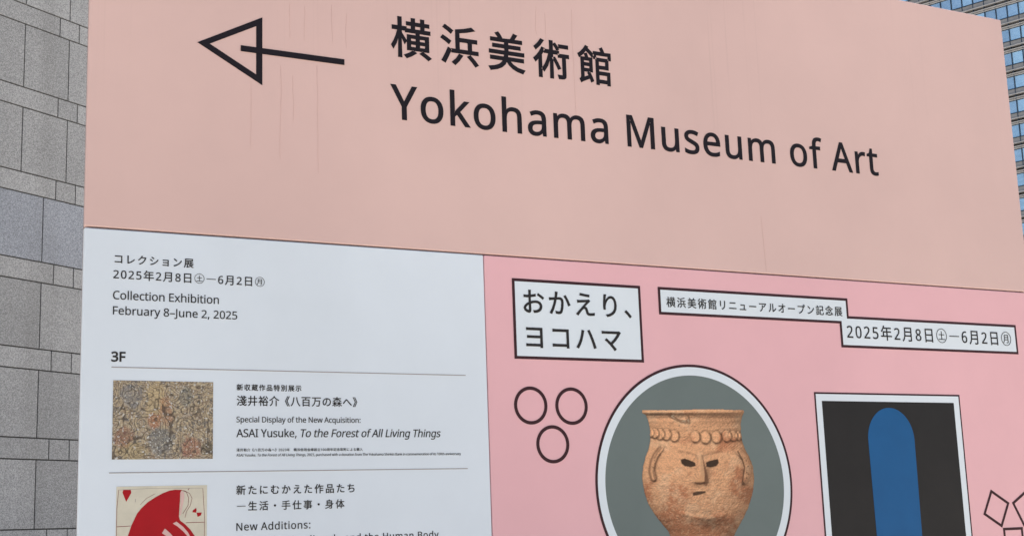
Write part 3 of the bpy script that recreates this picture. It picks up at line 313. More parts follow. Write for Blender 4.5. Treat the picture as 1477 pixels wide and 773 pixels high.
[572,[520,409,518,348,512,288,500,229,482,174,457,123,424,79,382,42,330,14,267,-4,192,-10,146,-8,102,0,102,75,144,66,190,62,254,68,306,85,346,112,378,148,401,190,417,240,427,293,431,350,425,350,408,328,387,308,362,291,332,278,296,270,255,267,198,273,148,293,106,324,76,366,56,419,50,483,57,553,79,612,113,660,158,695,214,717,278,724,327,719,373,705,414,680,450,646,479,602,502,548,515,484],[278,650,239,645,205,632,177,609,155,577,141,535,137,484,141,441,152,405,171,376,197,354,231,340,274,336,319,341,357,356,388,378,412,405,426,436,431,467,429,499,422,532,410,563,393,591,372,615,345,634,314,646]],
[268,[72,54,77,86,90,106,110,117,133,121,157,117,178,106,191,86,196,54,191,23,178,2,157,-10,133,-14,110,-10,90,2,77,23],[72,482,77,514,90,535,110,546,133,550,157,546,178,535,191,514,196,482,191,451,178,430,157,418,133,414,110,418,90,430,77,451]],
[268,[192,105,169,29,139,-53,106,-129,41,-129,61,-48,78,39,91,116,185,116]],
[268,[72,54,77,86,90,106,110,117,133,121,157,117,178,106,191,86,196,54,191,23,178,2,157,-10,133,-14,110,-10,90,2,77,23]],
[500,[40,229,40,307,460,307,460,229]],
[322,[40,229,40,307,282,307,282,229]]
]
GLYPH = {}
for ch, row in zip(dict.fromkeys(CHARS), OUTLINES):
    GLYPH[ch] = (row[0] / 1000, [[(k[i] / 1000, k[i + 1] / 1000) for i in range(0, len(k), 2)] for k in row[1:]])
def circled(ch):
    a, lp = GLYPH[ch]
    s = .62
    out = [[((x - .5) * s + .5, (y - .38) * s + .38) for x, y in k] for k in lp]
    for r in (.455, .42):
        out.append([(.5 + r * math.cos(t * math.tau / 48), .38 + r * math.sin(t * math.tau / 48)) for t in range(48)])
    return (1.0, out)
GLYPH['\u328f'] = circled('土'); GLYPH['\u328a'] = circled('月')
def area(lp): return sum(a[0] * b[1] - b[0] * a[1] for a, b in zip(lp, lp[1:] + lp[:1])) / 2
def embolden(loops, d):
    if not d: return loops
    sg = 1 if area(max(loops, key=lambda k: abs(area(k)))) > 0 else -1
    out = []
    for lp in loops:
        q = []
        for i, p in enumerate(lp):
            a, b = lp[i - 1], lp[(i + 1) % len(lp)]
            e1 = Vector((p[0] - a[0], p[1] - a[1])); e2 = Vector((b[0] - p[0], b[1] - p[1]))
            if e1.length < 1e-6 or e2.length < 1e-6: q.append(p); continue
            e1.normalize(); e2.normalize()
            n1 = Vector((e1.y, -e1.x)); n2 = Vector((e2.y, -e2.x)); m = n1 + n2
            if m.length < .3: q.append(p); continue
            m.normalize(); k = d / max(.5, m.dot(n1))
            q.append((p[0] + sg * m.x * k, p[1] + sg * m.y * k))
        out.append(q)
    return out
def text_loops(text, u0, u1, base, em, bold=0.0, italic_from=None, sx=1.0):
    """lay out one line so that its ink runs from u0 to u1"""
    def adv(c): return (1.0 if c == '\u3000' else .26 if c == ' ' else GLYPH[c][0]) * sx
    xs = []; x = 0
    for c in text: xs.append(x); x += adv(c)
    first, last = GLYPH[text[0]][1], GLYPH[text[-1]][1]
    l0 = min(p[0] for k in first for p in k) * sx; r1 = xs[-1] + max(p[0] for k in last for p in k) * sx
    tr = ((u1 - u0) / em - (r1 - l0)) / (len(text) - 1)
    out = []
    for i, c in enumerate(text):
        if c in ' \u3000': continue
        lp = GLYPH[c][1]
        if bold and c not in '\u328f\u328a': lp = embolden(lp, bold)
        it = .2 if italic_from and italic_from[0] <= i < italic_from[1] else 0
        g_ = [[(u0 + em * (xs[i] + tr * i - l0 + x_ * sx + it * (y_ - .1)), EYE + base + em * y_) for x_, y_ in k] for k in lp]
        out.append(g_)
    return out

# ------------------------------------------------------------------ ground
GM = new_mat('plaza_paving', (.3, .29, .27, 1), .75)
g = NT(GM); c = g.coord()
br = g.n('TexBrick'); br.inputs['Scale'].default_value = 1; br.offset = .5
br.inputs['Brick Width'].default_value = .6; br.inputs['Row Height'].default_value = .3; br.inputs['Mortar Size'].default_value = .004
br.inputs['Color1'].default_value = (.45, .41, .35, 1); br.inputs['Color2'].default_value = (.37, .34, .30, 1); br.inputs['Mortar'].default_value = (.09, .09, .085, 1)
g.l(c, br.inputs['Vector'])
g.base(g.mix(.5, br.outputs['Color'], g.ramp(g.noise(c, 90, 5), [(.3, .2), (.7, .9)]), 'SOFT_LIGHT'))
bm = bmesh.new(); add_box(bm, -1500, 1500, -1500, 1500, -.3, 0)
tag(bm_link('ground', bm, GM), kind='structure')

# ------------------------------------------------------------------ the sign: own axes x = along the board, z = up, front faces -y
N_DIST = 4.0
U_DIR = Vector((math.cos(YAW), math.sin(YAW), 0)); N_DIR = Vector((-math.sin(YAW), math.cos(YAW), 0))
SU0, SU1, SPLIT, TOP, SEAM, BOT = .7825, 4.6585, 2.0762, 2.1045, .8975, -1.5
sign = empty('museum_sign', N_DIST * N_DIR, YAW)
tag(sign, 'large salmon, white and pink sign board with left-pointing arrow and museum lettering', 'sign board')
def at(x, y):
    """photograph pixel -> (x, z) on the face of the board"""
    d = RC.transposed() @ Vector(((x - 738.5) / FOCAL, (y - 386.5) / FOCAL, 1))
    n = Vector((-math.sin(YAW), 0, math.cos(YAW))); P = d * (N_DIST / d.dot(n))
    return (P.x * math.cos(YAW) + P.z * math.sin(YAW), EYE - P.y)

def panel_mat(name, col, rough=.42, streaks=False):
    m = new_mat(name, col, rough, .4); t = NT(m); c = t.coord()
    a = t.ramp(t.noise(t.coord((1, 1, .7), (2.1, 0, .4)), .75, 4, .5), [(.34, .925), (.64, 1.035)])
    k = t.mix(1, col, a, 'MULTIPLY')
    k = t.mix(1, k, t.ramp(t.noise(c, 7, 5, .65), [(.3, .985), (.7, 1.012)]), 'MULTIPLY')
    if streaks:   # rain-washed dirt running down from the top edge
        x, y, z = t.sep(c)
        s1 = t.noise(t.coord((46, 1, .35)), 1.6, 3, .6)
        line = t.ramp(s1, [(.56, 0.0), (.74, 1.0)])
        reg = t.ramp(t.noise(t.coord((1.1, 1, .01), (.35, 0, 0)), 1.5, 2), [(.45, 0.0), (.6, 1.0)])
        down = t.ramp(t.math('ADD', t.math('MULTIPLY', t.math('SUBTRACT', z, 2.45), 1.0 / 1.2), 0.0), [(.25, 0.0), (.85, 1.0)])
        f = t.math('MULTIPLY', t.math('MULTIPLY', line, reg), down)
        k = t.mix(t.math('MULTIPLY', f, .3), k, (.30, .19, .16, 1))
    sp = t.ramp(t.noise(c, 420, 2), [(.66, 0.0), (.74, 1.0)])
    k = t.mix(t.math('MULTIPLY', sp, .05), k, (.2, .15, .14, 1))
    t.base(k)
    t.l(t.ramp(t.noise(c, 9, 4), [(.3, rough - .07), (.7, rough + .08)]), t.b.inputs['Roughness'])
    t.bump(t.noise(t.coord((1, 1, .5)), 4.0, 3), .2, .006)
    return m
HEAD = panel_mat('salmon_paint', (.685, .475, .432, 1), .36, True)
WHITE = panel_mat('white_print', (.70, .765, .83, 1), .40)
PINK = panel_mat('pink_print', (.785, .445, .475, 1), .40)
INK = new_mat('dark_vinyl', (.012, .009, .013, 1), .6, .18)
GREYINK = new_mat('charcoal_ink', (.026, .024, .024, 1), .6, .18)
BROWN = new_mat('dark_brown_print', (.044, .015, .019, 1), .55, .2)
PAPER = panel_mat('pale_print', (.70, .765, .815, 1), .40)
RULE = new_mat('grey_brown_ink', (.28, .245, .24, 1), .5)
CORE = new_mat('board_frame', (.25, .17, .16, 1), .6)
FRAME = new_mat('galvanised_steel', (.42, .43, .44, 1), .45, .5, .8)

# backing: a timber and steel frame behind, panels fixed on its face
bm = bmesh.new(); add_box(bm, SU0 + .012, SU1 - .012, .0205, .085, EYE + BOT + .02, EYE + TOP - .012)
bm_link('backing_board', bm, CORE, sign, .003)
for u in (SU0 + .35, (SU0 + SU1) / 2, SU1 - .35):
    bm = bmesh.new(); add_box(bm, u - .04, u + .04, .086, .166, 0, EYE + TOP - .15)
    add_box(bm, u - .03, u + .03, .17, 1.25, .02, .08); add_box(bm, u - .2, u + .2, 1.0, 1.4, .08, .38)
    v = [bm.verts.new(q) for q in ((u - .025, .168, 2.2), (u + .025, .168, 2.2), (u + .025, .168, 2.28), (u - .025, .168, 2.28), (u - .025, 1.15, .3), (u + .025, 1.15, .3), (u + .025, 1.15, .385), (u - .025, 1.15, .385))]
    for f in ((3, 2, 1, 0), (4, 5, 6, 7), (0, 1, 5, 4), (1, 2, 6, 5), (2, 3, 7, 6), (3, 0, 4, 7)): bm.faces.new([v[i] for i in f])
    bm_link('brace', bm, FRAME, sign)
def panel(name, u0, u1, v0, v1, m):
    bm = bmesh.new(); add_box(bm, u0, u1, 0, .02, EYE + v0, EYE + v1)
    return bm_link(name, bm, m, sign, .0035, 3)
header = panel('header_panel', SU0, SU1, SEAM + .0022, TOP, HEAD)
notice = panel('notice_panel', SU0, SPLIT - .0012, BOT, SEAM - .0022, WHITE)
poster = panel('poster_panel', SPLIT + .0012, SU1, BOT, SEAM - .0022, PINK)

def line_of(parent, text, u0, u1, base, em, m, bold=.01, it=None, sx=1.0, depth=.0012):
    return glyph_sheet('lettering', text_loops(text, u0, u1, base, em, bold, it, sx), depth, m, parent)

# header: arrow and the museum's name
def tri(*p): return [at(*q) for q in p]
arrow = sheet('arrow', [tri((284.6, 61.5), (378.3, 25.8), (378.3, 123.5)), tri((302.4, 63.6), (369.5, 38.4), (369.5, 108))], .0012, INK, header)
def strip(x0, y0, x1, y1, t):
    a, b = Vector(at(x0, y0)), Vector(at(x1, y1)); b.y = a.y = (a.y + b.y) / 2; h = t / 2
    return [(a.x, a.y - h), (b.x, a.y - h), (b.x, a.y + h), (a.x, a.y + h)]
link('arrow_shaft', fill([strip(347, 69.8, 496.5, 90.8, .0192)], .0021, .0008), INK, header)
line_of(header, '横浜美術館', 1.7584, 2.6162, 1.5598, .1497, INK, .017)
line_of(header, 'Yokohama Museum of Art', 1.7531, 3.8642, 1.3318, .1611, INK, .011)

# fine cracks and drip lines of the header's paint
STAIN = new_mat('dried_drip', (.638, .437, .395, 1), .40, .36)
def wobble(x, y0, y1, wd):
    a, b = Vector(at(x, y0)), Vector(at(x, y1)); n = 14; L = []; Rr = []
    u = a.x; du = 0
    for i in range(n + 1):
        t = i / n; z = min(a.y + (b.y - a.y) * t, EYE + TOP - .006); du += random.uniform(-.0012, .0012)
        h = wd * (.25 + .75 * math.sin(math.pi * min(1, .15 + t * .85)))/2
        L.append((u + du - h, z)); Rr.append((u + du + h, z))
    return L + Rr[::-1]
for x, y0, y1, wd in ((362, 118, 215, .0022), (405, 95, 230, .0022), (422, 110, 175, .0016), (457, 95, 250, .0022), (440, 10, 60, .0016), (418, 5, 55, .0015),
                      (500, 20, 70, .0015), (478, 8, 62, .0014), (786, 20, 60, .0014), (773, 10, 50, .0014), (824, 15, 170, .0018), (1097.5, 312, 391, .0030)):
    sheet('drip_stain', [wobble(x, y0, y1, wd)], .0006, STAIN, header, .0006)

# white notice panel
P = notice
line_of(P, 'コレクション展', .8696, 1.1005, .7969, .0305, GREYINK, .012)
line_of(P, '2025年2月8日\u328f―6月2日\u328a', .8663, 1.3202, .751, .0325, GREYINK, .010)
line_of(P, 'Collection Exhibition', .8664, 1.178, .6895, .0339, GREYINK, .006)
line_of(P, 'February 8–June 2, 2025', .8672, 1.2346, .645, .0329, GREYINK, .006)
line_of(P, '3F', .8657, .904, .5095, .0375, GREYINK, .03)
line_of(P, '新収蔵作品特別展示', 1.234, 1.4358, .4332, .0203, GREYINK, .014)
line_of(P, '淺井裕介《八百万の森へ》', 1.2341, 1.6175, .389, .0321, GREYINK, .010)
line_of(P, 'Special Display of the New Acquisition:', 1.2331, 1.6277, .3372, .0232, GREYINK, .004, sx=.97)
s = 'ASAI Yusuke, To the Forest of All Living Things'
line_of(P, s, 1.2332, 1.8991, .2934, .0328, GREYINK, .006, (13, 99), .97)
line_of(P, '淺井裕介《八百万の森へ》2023年\u3000横浜信用金庫創立100周年記念寄附による購入', 1.2333, 1.6337, .2517, .0101, GREYINK, -.004)
line_of(P, s + ', 2023, purchased with a donation from The Yokohama Shinkin Bank in commemoration of its 100th anniversary', 1.2333, 1.971, .2364, .0108, GREYINK, -.006, (13, len(s)), .95)
line_of(P, '新たにむかえた作品たち', 1.2336, 1.6044, .1271, .0296, GREYINK, .012)
line_of(P, '―生活・手仕事・身体', 1.2357, 1.5709, .0806, .0291, GREYINK, .010)
line_of(P, 'New Additions:', 1.2338, 1.4613, .0214, .0305, GREYINK, .006)
line_of(P, 'Daily Life, Handiwork, and the Human Body', 1.2338, 1.8854, -.0206, .0288, GREYINK, .006)
for a, b in (((160.7, 529.2), (671.4, 541.2)), ((157.2, 682.1), (674.5, 674.9))):
    sheet('divider_line', [strip(*a, *b, .0023)], .0012, RULE, P)

def quad(*p): return [at(*q) for q in p]
def rect(u0, u1, z0, z1): return [(u0, z0), (u1, z0), (u1, z1), (u0, z1)]
# first picture: an all-over earth-toned pattern
def vnoise(h, wd, cell, seed, octaves=3):
    """smooth value noise, numpy only"""
    rs = np.random.RandomState(seed); out = np.zeros((h, wd)); amp = 1; tot = 0
    for o in range(octaves):
        c = max(1.5, cell / 2 ** o); gh, gw = int(h / c) + 3, int(wd / c) + 3
        G = rs.rand(gh, gw); yy, xx = np.arange(h) / c, np.arange(wd) / c
        y0, x0 = yy.astype(int), xx.astype(int); fy, fx = yy - y0, xx - x0
        fy, fx = (fy * fy * (3 - 2 * fy))[:, None], (fx * fx * (3 - 2 * fx))[None]
        a = G[y0][:, x0]; b = G[y0][:, x0 + 1]; c2 = G[y0 + 1][:, x0]; d = G[y0 + 1][:, x0 + 1]
        out += amp * ((a * (1 - fx) + b * fx) * (1 - fy) + (c2 * (1 - fx) + d * fx) * fy); tot += amp; amp *= .55
    return out / tot
def sstep(a, b, x):
    t = np.clip((x - a) / (b - a), 0, 1); return t * t * (3 - 2 * t)
def srgb3(r, g, b): return np.array([lin(r), lin(g), lin(b)])
def printed(name, img, pos, mask, depth, parent):
    """a printed picture: one fine sheet whose ink colours are stored per vertex; pos[row, col] = (x, z)"""
    h, wd = mask.shape; idx = -np.ones((h, wd), int)
    keep = mask; idx[keep] = np.arange(keep.sum())
    vs_ = [(p[0], -depth, p[1]) for p in pos[keep]]
    q = keep[:-1, :-1] & keep[1:, :-1] & keep[:-1, 1:] & keep[1:, 1:]
    r, c = np.nonzero(q)
    fs = np.stack([idx[r + 1, c], idx[r + 1, c + 1], idx[r, c + 1], idx[r, c]], 1)
    me = bpy.data.meshes.new(name); me.from_pydata(vs_, [], fs.tolist()); me.update()
    at_ = me.color_attributes.new('ink', 'FLOAT_COLOR', 'POINT')
    col = np.ones((len(vs_), 4)); col[:, :3] = np.clip(img[keep], 0, 1); at_.data.foreach_set('color', col.ravel())
    return link(name, me, PRINT, parent)
PRINT = new_mat('printed_ink', (.5, .5, .5, 1), .45, .18); t = NT(PRINT)
an = t.n('VertexColor'); an.layer_name = 'ink'; t.base(an.outputs[0])
def earth_pattern(h, wd):
    """dense doodled all-over pattern in earth colours (an abstract stand-in)"""
    pal = [srgb3(118, 112, 106), srgb3(158, 142, 120), srgb3(186, 170, 140), srgb3(142, 122, 102), srgb3(176, 164, 146)]
    f1 = vnoise(h, wd, 42, 5, 2); f2 = vnoise(h, wd, 24, 9, 2); f3 = vnoise(h, wd, 9, 21, 2)
    tone = np.clip(vnoise(h, wd, 9, 3, 2) * 1.9 - .45, 0, .999) * (len(pal) - 1); k = tone.astype(int)
    P_ = np.array(pal); img = P_[k] + (P_[k + 1] - P_[k]) * (tone - k)[..., None]
    def blot(cy, cx, ry, rx, col, a, seed):
        yy, xx = np.mgrid[0:h, 0:wd]; d = ((yy / h - cy) / ry) ** 2 + ((xx / wd - cx) / rx) ** 2 + (vnoise(h, wd, 30, seed, 3) - .5) * 1.6
        m = (a * (1 - sstep(.5, 1.1, d)))[..., None] * (.55 + .6 * vnoise(h, wd, 7, seed + 1, 2))[..., None]
        return np.clip(m, 0, 1), np.array(col)
    for bl in ((.3, .42, .3, .09, srgb3(198, 174, 128), .6, 31), (.36, .52, .22, .08, srgb3(168, 116, 86), .6, 33), (.72, .12, .14, .12, srgb3(146, 88, 68), .6, 35), (.9, .18, .14, .16, srgb3(176, 156, 112), .6, 37),
               (.84, .78, .16, .13, srgb3(156, 96, 80), .65, 39), (.8, .48, .2, .14, srgb3(120, 124, 126), .8, 41), (.2, .18, .16, .12, srgb3(122, 124, 128), .7, 43), (.2, .72, .14, .08, srgb3(112, 118, 116), .6, 45), (.86, .94, .1, .08, srgb3(84, 78, 64), .9, 47), (.5, .4, .12, .07, srgb3(160, 96, 74), .7, 49)):
        m, c_ = blot(*bl); img = img * (1 - m) + c_ * m
    L1 = np.abs(((f1 * 9) % 1) - .5) * 2; L2 = np.abs(((f2 * 5) % 1) - .5) * 2; L3 = np.abs(((f3 * 4) % 1) - .5) * 2
    d1 = (1 - sstep(.0, .42, L1))[..., None] * .8; d2 = (1 - sstep(.0, .3, L2))[..., None] * .6; hi = (1 - sstep(0, .28, L3))[..., None] * .55
    img = img * (1 - hi) + srgb3(216, 204, 176) * hi
    img = img * (1 - d1) + srgb3(66, 58, 54) * d1
    img = img * (1 - d2) + srgb3(84, 72, 62) * d2
    wsp = (sstep(.84, .9, vnoise(h, wd, 5, 77, 1)))[..., None] * .8; img = img * (1 - wsp) + srgb3(210, 210, 206) * wsp
    return img * (.78 + .3 * vnoise(h, wd, 2, 88, 1))[..., None]
a, b = at(163.3, 548.2), at(306.8, 661.2)
h_, w_ = 232, 296
zz_, xx_ = np.meshgrid(np.linspace(a[1], b[1], h_), np.linspace(a[0], b[0], w_), indexing='ij')
printed('picture', earth_pattern(h_, w_), np.stack([xx_, zz_], -1), np.ones((h_, w_), bool), .0012, P)
# second picture: red form on a cream ground
def mottled(name, col, s=30, lo=.93, hi=1.05, rough=.45):
    m = new_mat(name, col, rough, .18); t = NT(m); t.base(t.mix(1, col, t.ramp(t.noise(t.coord(), s, 5, .65), [(.3, lo), (.7, hi)]), 'MULTIPLY')); return m
CREAM = mottled('cream_print', rgb(208, 202, 184), 18, .9, 1.05)
RED = mottled('red_print', rgb(166, 16, 27), 12, .9, 1.06)
ROSE = mottled('rose_print', rgb(214, 178, 172), 40)
DKRED = new_mat('dark_red_ink', rgb(120, 40, 44), .5)
def z7(*pts): return [at(155 + x / 9.316, 690 + y / 9.316) for x, y in pts]
def stroke(pts, wd):
    v = [Vector(q) for q in pts]; L = []; Rr = []
    for i, q in enumerate(v):
        d = (v[min(i + 1, len(v) - 1)] - v[max(i - 1, 0)]).normalized(); n = Vector((-d.y, d.x)) * wd / 2
        L.append(tuple(q + n)); Rr.append(tuple(q - n))
    return L + Rr[::-1]
a, b = at(168, 701.5), at(298.5, 699)
x0, x1, zt = a[0], b[0], (a[1] + b[1]) / 2; zb = zt - (x1 - x0) * .97
red_body = z7((272, 773), (318, 630), (395, 470), (450, 400), (540, 315), (640, 250), (740, 195), (830, 160), (910, 147), (1000, 150), (975, 190), (972, 300), (965, 400), (958, 510),
              (975, 560), (1040, 610), (1110, 680), (1175, 773), (1200, 860), (1190, 1000), (700, 1040), (260, 1000), (245, 880))
sheets('picture', [([rect(x0, x1, zb, zt)], .0012, CREAM), ([red_body], .0018, RED),
    ([z7((200, 185), (212, 150), (312, 150), (318, 190), (250, 310))], .0018, RED),
    ([z7((1190, 390), (1145, 425), (1140, 450), (1190, 455), (1196, 420))], .0018, RED), ([z7((1196, 455), (1265, 452), (1255, 490), (1210, 512))], .0018, RED),
    ([z7((980, 170), (1025, 180), (1030, 250), (1010, 350), (985, 480), (970, 500), (985, 300))], .0024, ROSE),
    ([z7((875, 600), (925, 575), (1010, 640), (1080, 720), (1120, 800), (1100, 800), (1020, 710), (940, 640))], .0024, ROSE),
    ([z7((730, 730), (770, 668), (840, 730), (900, 800), (860, 830), (790, 770))], .0024, ROSE),
    ([stroke(z7((1000, 155), (1060, 180), (1090, 260), (1080, 360), (1010, 470)), .0012)], .0018, DKRED),
    ([stroke(z7((1020, 155), (1100, 195), (1135, 260), (1110, 360), (1060, 440), (1040, 520)), .001)], .0018, DKRED),
    ([stroke(z7((118, 645), (308, 634)), .0016)], .0016, DKRED), ([stroke(z7((1050, 590), (1305, 582)), .0016)], .0016, DKRED),
    ([stroke(z7((150, 150), (125, 400), (118, 800)), .0011)], .0016, DKRED), ([stroke(z7((1280, 130), (1302, 500), (1300, 800)), .0011)], .0016, DKRED),
    ([stroke(z7((150, 152), (600, 128), (1280, 126)), .0008)], .0016, RULE),
    ([stroke(z7((640, 200), (520, 265), (440, 350)), .0008)], .0016, DKRED), ([stroke(z7((1080, 150), (1098, 130)), .0016)], .0016, DKRED),
    ([stroke(z7((373, 270), (373, 315)), .0012)], .0016, RULE)], P)

# pink poster panel
P = poster
def offset_poly(lp, d):
    n = len(lp); sg = 1 if area(lp) > 0 else -1; out = []
    for i in range(n):
        p, a, b = Vector(lp[i]), Vector(lp[i - 1]), Vector(lp[(i + 1) % n])
        e1, e2 = (p - a).normalized(), (b - p).normalized(); n1, n2 = Vector((-e1.y, e1.x)) * sg, Vector((-e2.y, e2.x)) * sg
        m = (n1 + n2).normalized(); out.append(tuple(p + m * (d / m.dot(n1))))
    return out
def boxed(name, outline, wd): return sheets(name, [([outline, offset_poly(outline, wd)], .0014, BROWN), ([offset_poly(outline, wd - .0002)], .0012, PAPER)], P)
a, b, c2, d2 = at(738, 401.2), at(922.8, 412.3), at(928.8, 522.7), at(742.2, 517.2)
boxed('title_box', rect((a[0] + d2[0]) / 2, (b[0] + c2[0]) / 2, (c2[1] + d2[1]) / 2, (a[1] + b[1]) / 2), .0098)
line_of(P, 'おかえり、', 2.2212, 2.6499, .7118, .0921, GREYINK, .012, depth=.0026)
line_of(P, 'ヨコハマ', 2.2263, 2.6009, .5936, .0915, GREYINK, .012, depth=.0026)
p = [at(*q) for q in ((948.2, 414), (1221.7, 430.1), (1223.9, 456.4), (1464.5, 468.5), (1468.8, 511.1), (1213.5, 500.5), (1211.2, 465.5), (950.9, 454.4))]
ua, ub, uc, ud = (p[0][0] + p[7][0]) / 2, (p[1][0] + p[2][0]) / 2, (p[3][0] + p[4][0]) / 2, (p[5][0] + p[6][0]) / 2
za, zb2, zc, zd = (p[0][1] + p[1][1]) / 2, (p[2][1] + p[3][1]) / 2, (p[4][1] + p[5][1]) / 2, (p[6][1] + p[7][1]) / 2
boxed('date_box', [(ua, za), (ub, za), (ub, zb2), (uc, zb2), (uc, zc), (ud, zc), (ud, zd), (ua, zd)], .0098)
line_of(P, '横浜美術館リニューアルオープン記念展', 2.8023, 3.6154, .7562, .0397, GREYINK, .008, depth=.0026)
line_of(P, '2025年2月8日\u328f―6月2日\u328a', 3.6329, 4.5165, .6714, .0634, GREYINK, .006, sx=.96, depth=.0026)
def circle(cx, cz, r, n=96): return [(cx + r * math.cos(i * math.tau / n), cz + r * math.sin(i * math.tau / n)) for i in range(n)]
for cu_, cv_ in ((2.2346, .3975), (2.3918, .3969), (2.3131, .2696)):
    sheet('ring', [circle(cu_, EYE + cv_, .0631), circle(cu_, EYE + cv_, .0517)], .0012, BROWN, P)
# round picture of a clay pot
CU, CZ, CR = 2.8923, EYE + .1292, .4204
DISC = mottled('grey_backdrop_print', rgb(108, 119, 117), 3, .95, 1.05)
sheets('round_picture', [([circle(CU, CZ, CR, 160), circle(CU, CZ, CR - .0092, 160)], .0014, BROWN), ([circle(CU, CZ, CR - .009, 160), circle(CU, CZ, CR - .0388, 160)], .0012, PAPER), ([circle(CU, CZ, CR - .0386, 160)], .0010, DISC)], P)
def z6(*pts): return [at(840 + x / 3.056, 520 + y / 3.056) for x, y in pts]
def smooth(lp, it=2):
    for _ in range(it):
        q = []
        for a, b in zip(lp, lp[1:] + lp[:1]): q += [(a[0] * .75 + b[0] * .25, a[1] * .75 + b[1] * .25), (a[0] * .25 + b[0] * .75, a[1] * .25 + b[1] * .75)]
        lp = q
    return lp
def paint_pot():
    """printed photograph of the pot, painted on a grid laid out in picture units (x 250..770, y 205..925)"""
    stp = 1.6; X0, Y0 = 250.0, 205.0; wd, h = int(520 / stp), int(722 / stp)
    xs = X0 + np.arange(wd) * stp; ys = Y0 + np.arange(h) * stp; X, Y = np.meshgrid(xs, ys)
    Lp = [(214, 262), (232, 262), (240, 278), (270, 290), (305, 296), (345, 298), (385, 291), (425, 276), (470, 265), (520, 262), (575, 270), (630, 288), (678, 316), (722, 352), (752, 378), (780, 389), (850, 388), (905, 370), (930, 362)]
    Rp = [(214, 709), (228, 712), (245, 705), (275, 697), (310, 699), (350, 703), (388, 716), (425, 736), (470, 752), (525, 757), (585, 750), (645, 732), (700, 706), (750, 678), (780, 664), (850, 668), (905, 690), (930, 700)]
    def prof(tab):
        v = np.interp(ys, [q[0] for q in tab], [q[1] for q in tab]); k = np.ones(13) / 13
        sm = np.convolve(np.pad(v, 6, 'edge'), k, 'valid'); m = ys < 250; sm[m] = np.convolve(np.pad(v, 1, 'edge'), np.ones(3) / 3, 'valid')[m]; return sm
    rs = np.random.RandomState(4); jag = np.convolve(rs.randn(h + 8), np.ones(9) / 9, 'valid') * 1.6
    Lx, Rx_ = prof(Lp) + jag, prof(Rp) + jag[::-1]
    top = 217 - 3.5 * np.exp(-((xs - 560) / 120) ** 2) + np.convolve(rs.randn(wd + 8), np.ones(9) / 9, 'valid') * 1.8
    c, hw = (Lx + Rx_) / 2, (Rx_ - Lx) / 2
    S = np.clip((X - c[:, None]) / hw[:, None], -1, 1)
    mask = (X >= Lx[:, None]) & (X <= Rx_[:, None]) & (Y >= top[None])
    def g(cx, cy, rx, ry, ang=0.0):
        ca, sa = math.cos(ang), math.sin(ang); dx, dy = X - cx, Y - cy
        return np.sqrt(((dx * ca + dy * sa) / rx) ** 2 + ((-dx * sa + dy * ca) / ry) ** 2)
    def seg(x0, y0, x1, y1):
        d = (x1 - x0) ** 2 + (y1 - y0) ** 2; t_ = np.clip(((X - x0) * (x1 - x0) + (Y - y0) * (y1 - y0)) / d, 0, 1)
        return np.hypot(X - x0 - t_ * (x1 - x0), Y - y0 - t_ * (y1 - y0)), t_
    def path(*p):
        d = np.full(X.shape, 1e9)
        for a_, b_ in zip(p, p[1:]): d = np.minimum(d, seg(*a_, *b_)[0])
        return d
    R_px = hw[:, None] * np.sqrt(1 - S ** 2 * .96)                        # round body
    H = R_px * .55
    H = H + 7 * np.exp(-((Y - 226) / 9) ** 2) - 5 * np.exp(-((Y - 252) / 10) ** 2)   # lip
    discs = ((302, 318, 17), (318, 321, 19), (341, 325, 21), (369, 326, 22), (404, 332, 22), (497, 336, 22), (542, 339, 24), (591, 338, 23), (636, 333, 22), (664, 332, 20), (687, 331, 18), (700, 330, 14))
    for cx_, cy_, r_ in discs:
        k_ = .62 if (cx_ > 680 or cx_ < 312) else .96
        q = g(cx_, cy_, r_ * k_, r_ * 1.12); H = H + 6.0 * (1 - sstep(.82, 1.08, q)) - 2.5 * np.exp(-((q - 1.1) / .12) ** 2)
    q = g(448, 336, 26, 22); H = H + (1 - sstep(.8, 1.1, q)) * (vnoise(h, wd, 4, 61, 2) - .5) * 7
    d, t_ = seg(517, 415, 519, 534); wn_ = 8 + 13 * t_ ** 1.6; H = H + (13 + 15 * t_) * np.exp(-(d / wn_) ** 2 * .8) * (1 - sstep(532, 542, Y))      # nose
    H = H + 6 * np.exp(-(path((424, 393), (470, 402), (505, 412)) / 7) ** 2) + 6 * np.exp(-(path((528, 412), (565, 402), (603, 394)) / 7) ** 2)
    le = path((346, 390), (324, 418), (311, 450), (306, 486), (314, 520)); re_ = path((690, 402), (716, 430), (728, 466), (725, 505), (712, 532))
    H = H + 13 * (1 - sstep(6, 14, le)) + 15 * (1 - sstep(9, 17, re_))
    H = H + 5 * np.exp(-(path((440, 674), (500, 690), (560, 694), (622, 682)) / 10) ** 2)
    H = H + (vnoise(h, wd, 14, 71, 3) - .5) * 5 + (vnoise(h, wd, 3.2, 72, 2) - .5) * 3.6
    n_ = vnoise(h, wd, 5, 73, 1); comb = np.sin((X * .9 - Y * .45) * .55 + 5 * vnoise(h, wd, 40, 74, 2)) * sstep(560, 620, X) * (1 - sstep(300, 318, Y)) * sstep(248, 262, Y)
    H = H + comb * .9
    sl_ = np.exp(-(path((570, 385), (640, 372), (700, 392)) / 16) ** 2) * np.sin((X * .7 + Y) * .6) * .8; H = H + sl_
    def blur(a_, r):
        k = np.ones(2 * r + 1) / (2 * r + 1); p_ = np.pad(a_, r, 'edge')
        p_ = np.apply_along_axis(lambda v: np.convolve(v, k, 'valid'), 0, p_); return np.apply_along_axis(lambda v: np.convolve(v, k, 'valid'), 1, p_)
    H = blur(H, 1)
    gy, gx = np.gradient(H, stp); gx = np.clip(gx, -2.2, 2.2); gy = np.clip(gy, -2.2, 2.2)
